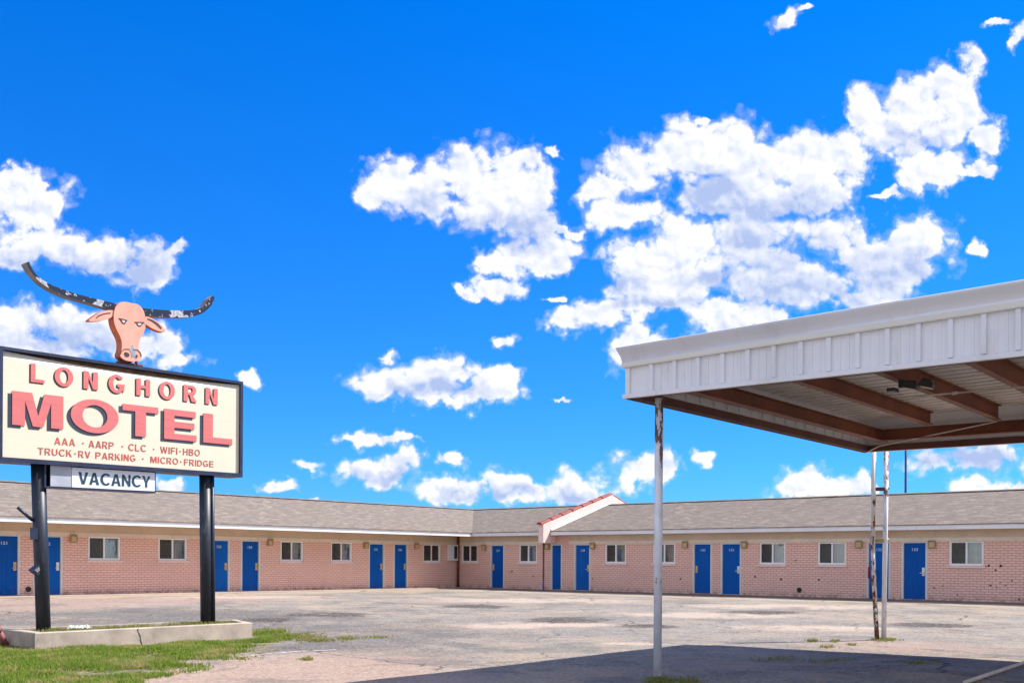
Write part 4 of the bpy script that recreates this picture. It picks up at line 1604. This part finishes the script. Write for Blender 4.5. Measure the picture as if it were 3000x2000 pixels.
    def H(x, y, w=0.0):
        q = on_plane(x / K, 700 + y / K, hp, nrm)
        return q + nrm * w

    def plate(name, pts, th, mats, par, w=0.0, smooth=True):
        mb = MB()
        if smooth:
            pts = chaikin(pts)
        mb.prism([H(x, y, w) for x, y in pts], -nrm * th, 1, 0)
        return mb.build(name, mats, par)

    def chaikin(p, it=2):
        for _ in range(it):
            o = []
            for i in range(len(p)):
                a_, b_ = p[i], p[(i + 1) % len(p)]
                o.append((a_[0] * .75 + b_[0] * .25, a_[1] * .75 + b_[1] * .25))
                o.append((a_[0] * .25 + b_[0] * .75, a_[1] * .25 + b_[1] * .75))
            p = o
        return p
    head = plate('steer_head', [(1058, 620), (1090, 585), (1130, 576), (1165, 580), (1195, 590), (1240, 592), (1285, 615), (1318, 665), (1330, 720), (1336, 775), (1322, 850),
                                (1285, 915), (1266, 975), (1270, 1020), (1296, 1055), (1298, 1085), (1270, 1120), (1220, 1128), (1150, 1118), (1105, 1090), (1096, 1055),
                                (1114, 1015), (1116, 960), (1104, 905), (1072, 845), (1048, 790), (1038, 730), (1044, 665)], 0.19, [HEADF, HEADS], root, 0.02)
    hl = [(275, 198), (288, 240), (325, 305), (380, 360), (450, 405), (560, 452), (700, 498), (850, 538), (1000, 573), (1080, 592), (1060, 640), (1030, 645), (900, 606),
          (770, 570), (600, 522), (490, 470), (390, 405), (320, 340), (265, 258), (243, 215), (255, 222)]
    hr = [(1300, 628), (1380, 640), (1450, 645), (1600, 655), (1750, 655), (1850, 636), (1895, 605), (1918, 553), (1950, 530), (1973, 513), (1980, 540), (1965, 590),
          (1925, 638), (1870, 682), (1780, 712), (1640, 721), (1500, 716), (1380, 706), (1320, 690)]
    plate('horn', hl, 0.17, [HORN, HORNS], head, -0.03)
    plate('horn', hr, 0.17, [HORN, HORNS], head, -0.03)
    el_ = [(1050, 655), (1000, 650), (920, 670), (860, 708), (800, 756), (880, 756), (950, 748), (1010, 728), (1050, 700)]
    er_ = [(1322, 706), (1390, 722), (1450, 760), (1500, 808), (1530, 857), (1470, 852), (1400, 822), (1345, 788), (1322, 755)]
    for e in (el_, er_):
        o = plate('ear', e, 0.12, [HEADF, HEADS], head, 0.0)
        cx, cy = sum(x for x, _ in e) / len(e), sum(y for _, y in e) / len(e)
    ik = MB()

    def ink(pts, w=0.024, close=True):
        ik.prism([H(x, y, w) for x, y in pts], nrm * 0.004)

    def stroke(pts, r):
        for i in range(len(pts) - 1):
            (xa, ya), (xb, yb) = pts[i], pts[i + 1]
            L = math.hypot(xb - xa, yb - ya)
            nx, ny = -(yb - ya) / L * r, (xb - xa) / L * r
            ik.prism([H(xa + nx, ya + ny, 0.024 - 0.0002 * i), H(xb + nx, yb + ny, 0.024 - 0.0002 * i), H(xb - nx, yb - ny, 0.024 - 0.0002 * i), H(xa - nx, ya - ny, 0.024 - 0.0002 * i)], nrm * 0.003)
    stroke([(1085, 731), (1163, 751)], 5)
    stroke([(1098, 736), (1122, 775), (1142, 778), (1150, 750)], 4)
    stroke([(1232, 766), (1318, 771)], 5)
    stroke([(1250, 770), (1262, 795), (1284, 802), (1302, 775)], 4)
    stroke([(1100, 1060), (1112, 1030), (1140, 1012), (1180, 1014)], 3)
    stroke([(1215, 1020), (1255, 1018), (1283, 1045), (1292, 1080)], 3)
    ik.prism([H(x, y, 0.022) for x, y in chaikin([(1133, 1045), (1150, 1038), (1180, 1052), (1184, 1078), (1160, 1084), (1143, 1075)], 1)], nrm * 0.006)
    ik.prism([H(x, y, 0.0225) for x, y in [(1240, 1068), (1255, 1062), (1258, 1085), (1242, 1097)]], nrm * 0.006)
    ik.build('face_marking', INK, head)
    ew = MB()
    ew.prism([H(x, y, 0.0215) for x, y in [(1112, 744), (1142, 752), (1138, 768), (1124, 768)]], nrm * 0.003)
    ew.prism([H(x, y, 0.0215) for x, y in [(1256, 774), (1296, 776), (1284, 794), (1266, 792)]], nrm * 0.003)
    ew.build('eye', EYEW, head)
    sm = MB()
    c = (1216, 1048)
    star = [(1212, 972), (1225, 1008), (1252, 1015), (1236, 1045), (1240, 1088), (1214, 1082), (1200, 1092), (1200, 1050), (1178, 1012), (1202, 1004)]
    sm.prism([H(x, y, 0.0212) for x, y in star], nrm * 0.004)
    sm.build('star_patch', STAR, head)
    for e in ([(880, 725), (905, 700), (955, 682), (1015, 675), (1015, 683), (960, 690), (912, 708), (888, 728)],
              [(1355, 728), (1400, 742), (1450, 775), (1485, 815), (1480, 828), (1440, 790), (1395, 756), (1355, 738)]):
        em = MB()
        em.prism([H(x, y, 0.002) for x, y in e], nrm * 0.004)
        em.build('ear_marking', INK, head)
    # foot that carries the head on the cabinet
    ft = MB()
    for x in (1120, 1215, 1275):
        q = H(x, 1120, -0.08)
        ft.tube(Vector((q.x, q.y, fr(0, vT, 0).z + 0.0)), Vector((q.x, q.y, q.z + 0.06)), 0.03, seg=8)
    qa, qb = H(1090, 1128, -0.08), H(1330, 1160, -0.08)
    ft.tube(qa, qb, 0.022, seg=8)
    ft.build('mounting_foot', RUSTD, head)
    hold(root)


build_sign()


# ------------------------------------------------------------------ planter
ZP = 0.31


def build_planter():
    A = on_z(103, 1853, ZP)      # front left
    B = on_z(739, 1822.5, ZP)    # front right
    Cc = on_z(692, 1813, ZP)
    Dd = on_z(4, 1840.5, ZP)
    mb = MB()
    outer = [A, B, Cc, Dd]
    cen = sum(outer, Vector()) / 4

    def inset(t):
        r = []
        n = 4
        for i in range(4):
            p, a, b = outer[i], outer[i - 1], outer[(i + 1) % 4]
            e1, e2 = (a - p).normalized(), (b - p).normalized()
            sn = e1.cross(e2).length
            r.append(p + (e1 + e2) * (t / sn))
        return r
    inner = inset(0.17)
    lip = inset(0.012)
    for i in range(4):
        j = (i + 1) % 4
        d = Vector((0, 0, 1))
        o0, o1, i0, i1 = outer[i], outer[j], inner[i], inner[j]
        g0, g1 = Vector((o0.x, o0.y, -0.1)), Vector((o1.x, o1.y, -0.1))
        h0, h1 = Vector((o0.x, o0.y, ZP - 0.012)), Vector((o1.x, o1.y, ZP - 0.012))
        l0, l1 = lip[i], lip[j]
        n = 12
        for k in range(n):
            a, b = k / n, (k + 1) / n
            mb.face([g0.lerp(g1, a), g0.lerp(g1, b), h0.lerp(h1, b), h0.lerp(h1, a)], None)
        mb.face([h0, h1, l1, l0], None)
        mb.face([l0, l1, i1, i0], None)
        mb.face([i0, i1, Vector((i1.x, i1.y, 0.0)), Vector((i0.x, i0.y, 0.0))], None)
    o = mb.build('concrete_planter', CONC)
    tag(o, 'long low cracked concrete planter box around the sign poles', 'planter')
    sm = MB()
    n = 30
    for i in range(n):
        for j in range(8):
            q = []
            for a, b in ((i, j), (i + 1, j), (i + 1, j + 1), (i, j + 1)):
                p = inner[0].lerp(inner[1], a / n).lerp(inner[3].lerp(inner[2], a / n), b / 8)
                q.append(Vector((p.x, p.y, ZP - 0.055 + 0.03 * noise.noise(Vector((p.x * 2, p.y * 2, 0))))))
            sm.face(q, None, 0, True)
    s = sm.build('planter_soil', SLAB_SOIL, o)
    # crack running down the front
    fd = (B - A).normalized()
    out = Vector((fd.y, -fd.x, 0))
    ck = MB()
    pts = [(1268, 1066), (1264, 1085), (1276, 1110), (1288, 1140), (1290, 1170), (1302, 1215)]
    prev = None
    for i, (x, y) in enumerate(pts):
        q = on_plane(x / 3.136, 1500 + y / 3.136, A, out)
        if q.z > ZP - 0.013:
            q.z = ZP - 0.013
        if prev is not None:
            w = fd * (0.012 if i % 2 else 0.008)
            ck.face([prev - w + out * 0.003, prev + w + out * 0.003, q + w + out * 0.003, q - w + out * 0.003], None)
        prev = q
    ck.build('crack', CRACK, o, weld=False)
    return inner, A, B


SLAB_SOIL = mat_concrete('dry planter soil', (0.20, 0.14, 0.09), (0.13, 0.10, 0.06))
INNER, PA, PB = build_planter()


# ------------------------------------------------------------------ grass and weeds
def mat_grass(name, c1, c2, c3):
    m, N, out = material(name)
    p = wpos(N)
    uv = uvc(N)
    r = N.n('ShaderNodeSeparateXYZ', {0: uv}, out=0)
    c = N.mix(r, c1, c2)
    c = N.mix(N.smooth(N.noise(p, 1.6, 5, 0.7), 0.47, 0.66, 0, 0.85), c, c3)
    df = N.n('ShaderNodeBsdfDiffuse', {'Color': c})
    tl = N.n('ShaderNodeBsdfTranslucent', {'Color': c})
    s = N.n('ShaderNodeMixShader', {0: 0.45, 1: df, 2: tl})
    N.t.links.new(s, out.inputs['Surface'])
    return m


GRASS = mat_grass('short green grass', (0.10, 0.185, 0.022), (0.30, 0.37, 0.07), (0.46, 0.38, 0.17))
DRYGR = mat_grass('yellow green weeds', (0.17, 0.21, 0.04), (0.34, 0.32, 0.10), (0.40, 0.32, 0.15))


def inside(p, poly):
    x, y = p
    r = False
    for i in range(len(poly)):
        (xa, ya), (xb, yb) = poly[i], poly[i - 1]
        if (ya > y) != (yb > y) and x < (xb - xa) * (y - ya) / (yb - ya) + xa:
            r = not r
    return r


def blades(name, spots, mat, hlo, hhi, wid, label=None, parent=None, cat=None):
    mb_v, mb_f, mb_uv = [], [], []
    rnd = random.Random(11)
    for (x, y, z, hs) in spots:
        for _ in range(3):
            h = rnd.uniform(hlo, hhi) * hs
            a = rnd.uniform(0, 6.283)
            lean = rnd.uniform(0.1, 0.9) * h
            bx, by = x + rnd.gauss(0, 0.02), y + rnd.gauss(0, 0.02)
            w = wid * rnd.uniform(0.6, 1.3)
            ca, sa = math.cos(a), math.sin(a)
            px, py = -sa * w, ca * w
            b = len(mb_v)
            mx, my = bx + ca * lean * 0.35, by + sa * lean * 0.35
            mb_v += [(bx - px, by - py, z - 0.01), (bx + px, by + py, z - 0.01), (mx + px * .7, my + py * .7, z + h * 0.6), (mx - px * .7, my - py * .7, z + h * 0.6),
                     (bx + ca * lean, by + sa * lean, z + h)]
            mb_f += [(b, b + 1, b + 2, b + 3), (b + 3, b + 2, b + 4)]
            mb_uv += [rnd.random()] * 7
            mb_uv[-7:] = [mb_uv[-1]] * 7
    me = bpy.data.meshes.new(name)
    me.from_pydata(mb_v, [], mb_f)
    lay = me.uv_layers.new(name='UVMap')
    for i, u in enumerate(mb_uv):
        lay.data[i].uv = (u, 0)
    me.materials.append(mat)
    o = bpy.data.objects.new(name, me)
    COL.objects.link(o)
    tag(o, label, cat, None, 'stuff')
    if parent:
        o.parent = parent
    return o


def grass_field():
    out = [on_z(x, y, 0.0) for x, y in ((-60, 1885), (20, 1870), (103, 1902), (420, 1888), (738, 1872), (745, 1855), (800, 1850), (860, 1868), (800, 1886), (735, 1905), (640, 1918),
                                         (540, 1945), (470, 1985), (410, 2030), (-80, 2060))]
    poly = [(p.x, p.y) for p in out]
    xs, ys = [p[0] for p in poly], [p[1] for p in poly]
    rnd = random.Random(5)
    spots, dry = [], []
    tries = 0
    while len(spots) < 24000 and tries < 400000:
        tries += 1
        x, y = rnd.uniform(min(xs), max(xs)), rnd.uniform(min(ys), max(ys))
        kk = 0.45 + 0.5 * rnd.random() ** 3
        wob = (kk * noise.noise(Vector((x * 1.3, y * 1.3, 3))) + rnd.gauss(0, 0.07), kk * noise.noise(Vector((x * 1.3, y * 1.3, 9))) + rnd.gauss(0, 0.10))
        if not inside((x + wob[0], y + wob[1]), poly):
            continue
        d = noise.noise(Vector((x * 0.9, y * 0.9, 0.3))) + 0.5 * noise.noise(Vector((x * 3, y * 3, 4.3)))
        if rnd.random() < 0.12 + 1.1 * (d + 0.40):
            spots.append((x, y, ground_z(x, y), 0.55 + 0.7 * max(0, d + 0.45)))
    blades('grass', spots, GRASS, 0.035, 0.085, 0.0065, 'short patchy green grass in front of the concrete planter', None, 'grass')
    # sparse dry weeds trailing off over the asphalt
    spots = []
    for (px, py, rx, ry, n) in ((830, 1862, 70, 12, 260), (900, 1862, 50, 10, 300), (940, 1872, 60, 6, 240), (1020, 1866, 35, 5, 110), (1100, 1864, 60, 4, 70), (900, 1926, 18, 4, 60),
                                (780, 1848, 60, 8, 220), (2590, 1871, 36, 5, 260), (2378, 1873, 18, 4, 90), (2446, 1874, 14, 4, 50), (2493, 1885, 12, 3, 40), (2425, 1891, 26, 3, 60),
                                (2270, 1925, 70, 8, 60), (2440, 1930, 80, 6, 80), (2690, 1940, 60, 5, 70), (1935, 1990, 40, 8, 260), (2005, 1992, 60, 8, 120), (700, 1925, 60, 6, 60)):
        for _ in range(n):
            x, y = rnd.gauss(px, rx * 0.5), rnd.gauss(py, ry * 0.5)
            q = on_z(x, y, 0.02)
            spots.append((q.x, q.y, ground_z(q.x, q.y), 0.55))
    blades('weeds', spots, DRYGR, 0.03, 0.09, 0.0065, 'thin yellow green weeds sprouting from the asphalt', None, 'weeds')
    spots = []
    for _ in range(2300):
        a, b = rnd.random(), rnd.random()
        p = INNER[0].lerp(INNER[1], a).lerp(INNER[3].lerp(INNER[2], a), b)
        dn = noise.noise(Vector((p.x * 1.6, p.y * 1.6, 7)))
        if rnd.random() < 0.45 + dn:
            spots.append((p.x, p.y, ZP - 0.055, 0.8 + 0.5 * max(0, dn)))
    blades('planter_weeds', spots, DRYGR, 0.03, 0.10, 0.0065, 'olive weeds growing inside the concrete planter', None, 'weeds')


grass_field()


# ------------------------------------------------------------------ small things
def small_things():
    # scraps of white paper caught in the planter
    q = on_z(232, 1838, ZP - 0.01)
    mb = MB()
    rnd = random.Random(2)
    for k in range(5):
        o = q + Vector((-0.12 + 0.055 * k, 0.05 * k - 0.12, -0.02))
        n = 5
        g = [[o + Vector((0.018 * i - 0.04, 0.018 * j - 0.04, 0.01 + rnd.uniform(0, 0.07) * (1 if 0 < i < n and 0 < j < n else 0.25))) for i in range(n + 1)] for j in range(n + 1)]
        for j in range(n):
            for i in range(n):
                mb.face([g[j][i], g[j][i + 1], g[j + 1][i + 1], g[j + 1][i]])
    tag(mb.build('paper_scrap', PAPER, weld=False), 'crumpled white paper litter lying in the planter weeds', 'litter')
    # red pipe leaning at the left end of the planter
    a, b = on_z(24, 1897, 0.0), on_plane(-8, 1842, on_z(4, 1900, 0), Vector((0, 1, 0)))
    mb = MB()
    mb.tube(a - Vector((0, 0, 0.03)), b, 0.055, seg=14)
    mb.tube(b + (b - a).normalized() * -0.05, b + (b - a).normalized() * 0.04, 0.07, seg=14)
    tag(mb.build('leaning_pipe', mat_paint('faded red pipe', (0.22, 0.075, 0.07), 0.6, 0.25, 5)), 'faded dark red steel pipe leaning beside the planter in the grass', 'pipe')
    # pale pipe lying in the shade of the carport
    a, b = on_z(2826, 1996, 0.03), on_z(3060, 1920, 0.03)
    a.z, b.z = ground_z(a.x, a.y) + 0.03, ground_z(b.x, b.y) + 0.035
    mb = MB()
    mb.tube(a, b, 0.026, seg=12)
    mb.tube(b, b + (b - a) * 0.5, 0.026, seg=12)
    tag(mb.build('ground_pipe', PIPEW), 'pale thin pipe lying on the shaded ground under the carport', 'pipe')
    # tall thin mast behind the right wing
    pm = on_plane(2653, 1445, C0 - NR * 6.5, NR)
    r = thing('antenna_mast', 'thin dark mast rising behind the shingle roof of the right wing', 'mast', (pm.x, pm.y, 0))
    mb = MB()
    mb.tube((pm.x, pm.y, 0), (pm.x, pm.y, 8.4), 0.045, seg=10)
    mb.build('mast_pole', MAST, r)
    mb = MB()
    mb.tube((pm.x, pm.y, 8.4), (pm.x, pm.y, 10.2), 0.02, seg=8)
    mb.build('whip_aerial', MAST, r)
    hold(r)
    # worn white paint line by the planter
    mb = MB()
    a, b, c = on_z(690, 1925, 0), on_z(860, 1909, 0), on_z(985, 1904, 0)
    for p, q in ((a, b), (b, c)):
        t = (q - p).normalized()
        s = Vector((-t.y, t.x, 0)) * 0.05
        n = 24
        for i in range(n):
            u, v = p.lerp(q, i / n), p.lerp(q, (i + 1) / n)
            if random.random() < 0.22:
                continue
            k0, k1 = random.uniform(.3, 1), random.uniform(.3, 1)
            pts = [u - s * k0, v - s * k1, v + s * k1, u + s * k0]
            mb.face([Vector((w.x, w.y, ground_z(w.x, w.y) + 0.006)) for w in pts])
    tag(mb.build('painted_line', mat_paint('worn white line paint', (0.58, 0.56, 0.54), 0.8, 0.2, 14, (0.25, 0.23, 0.22), 0.7), weld=False), kind='structure')


small_things()
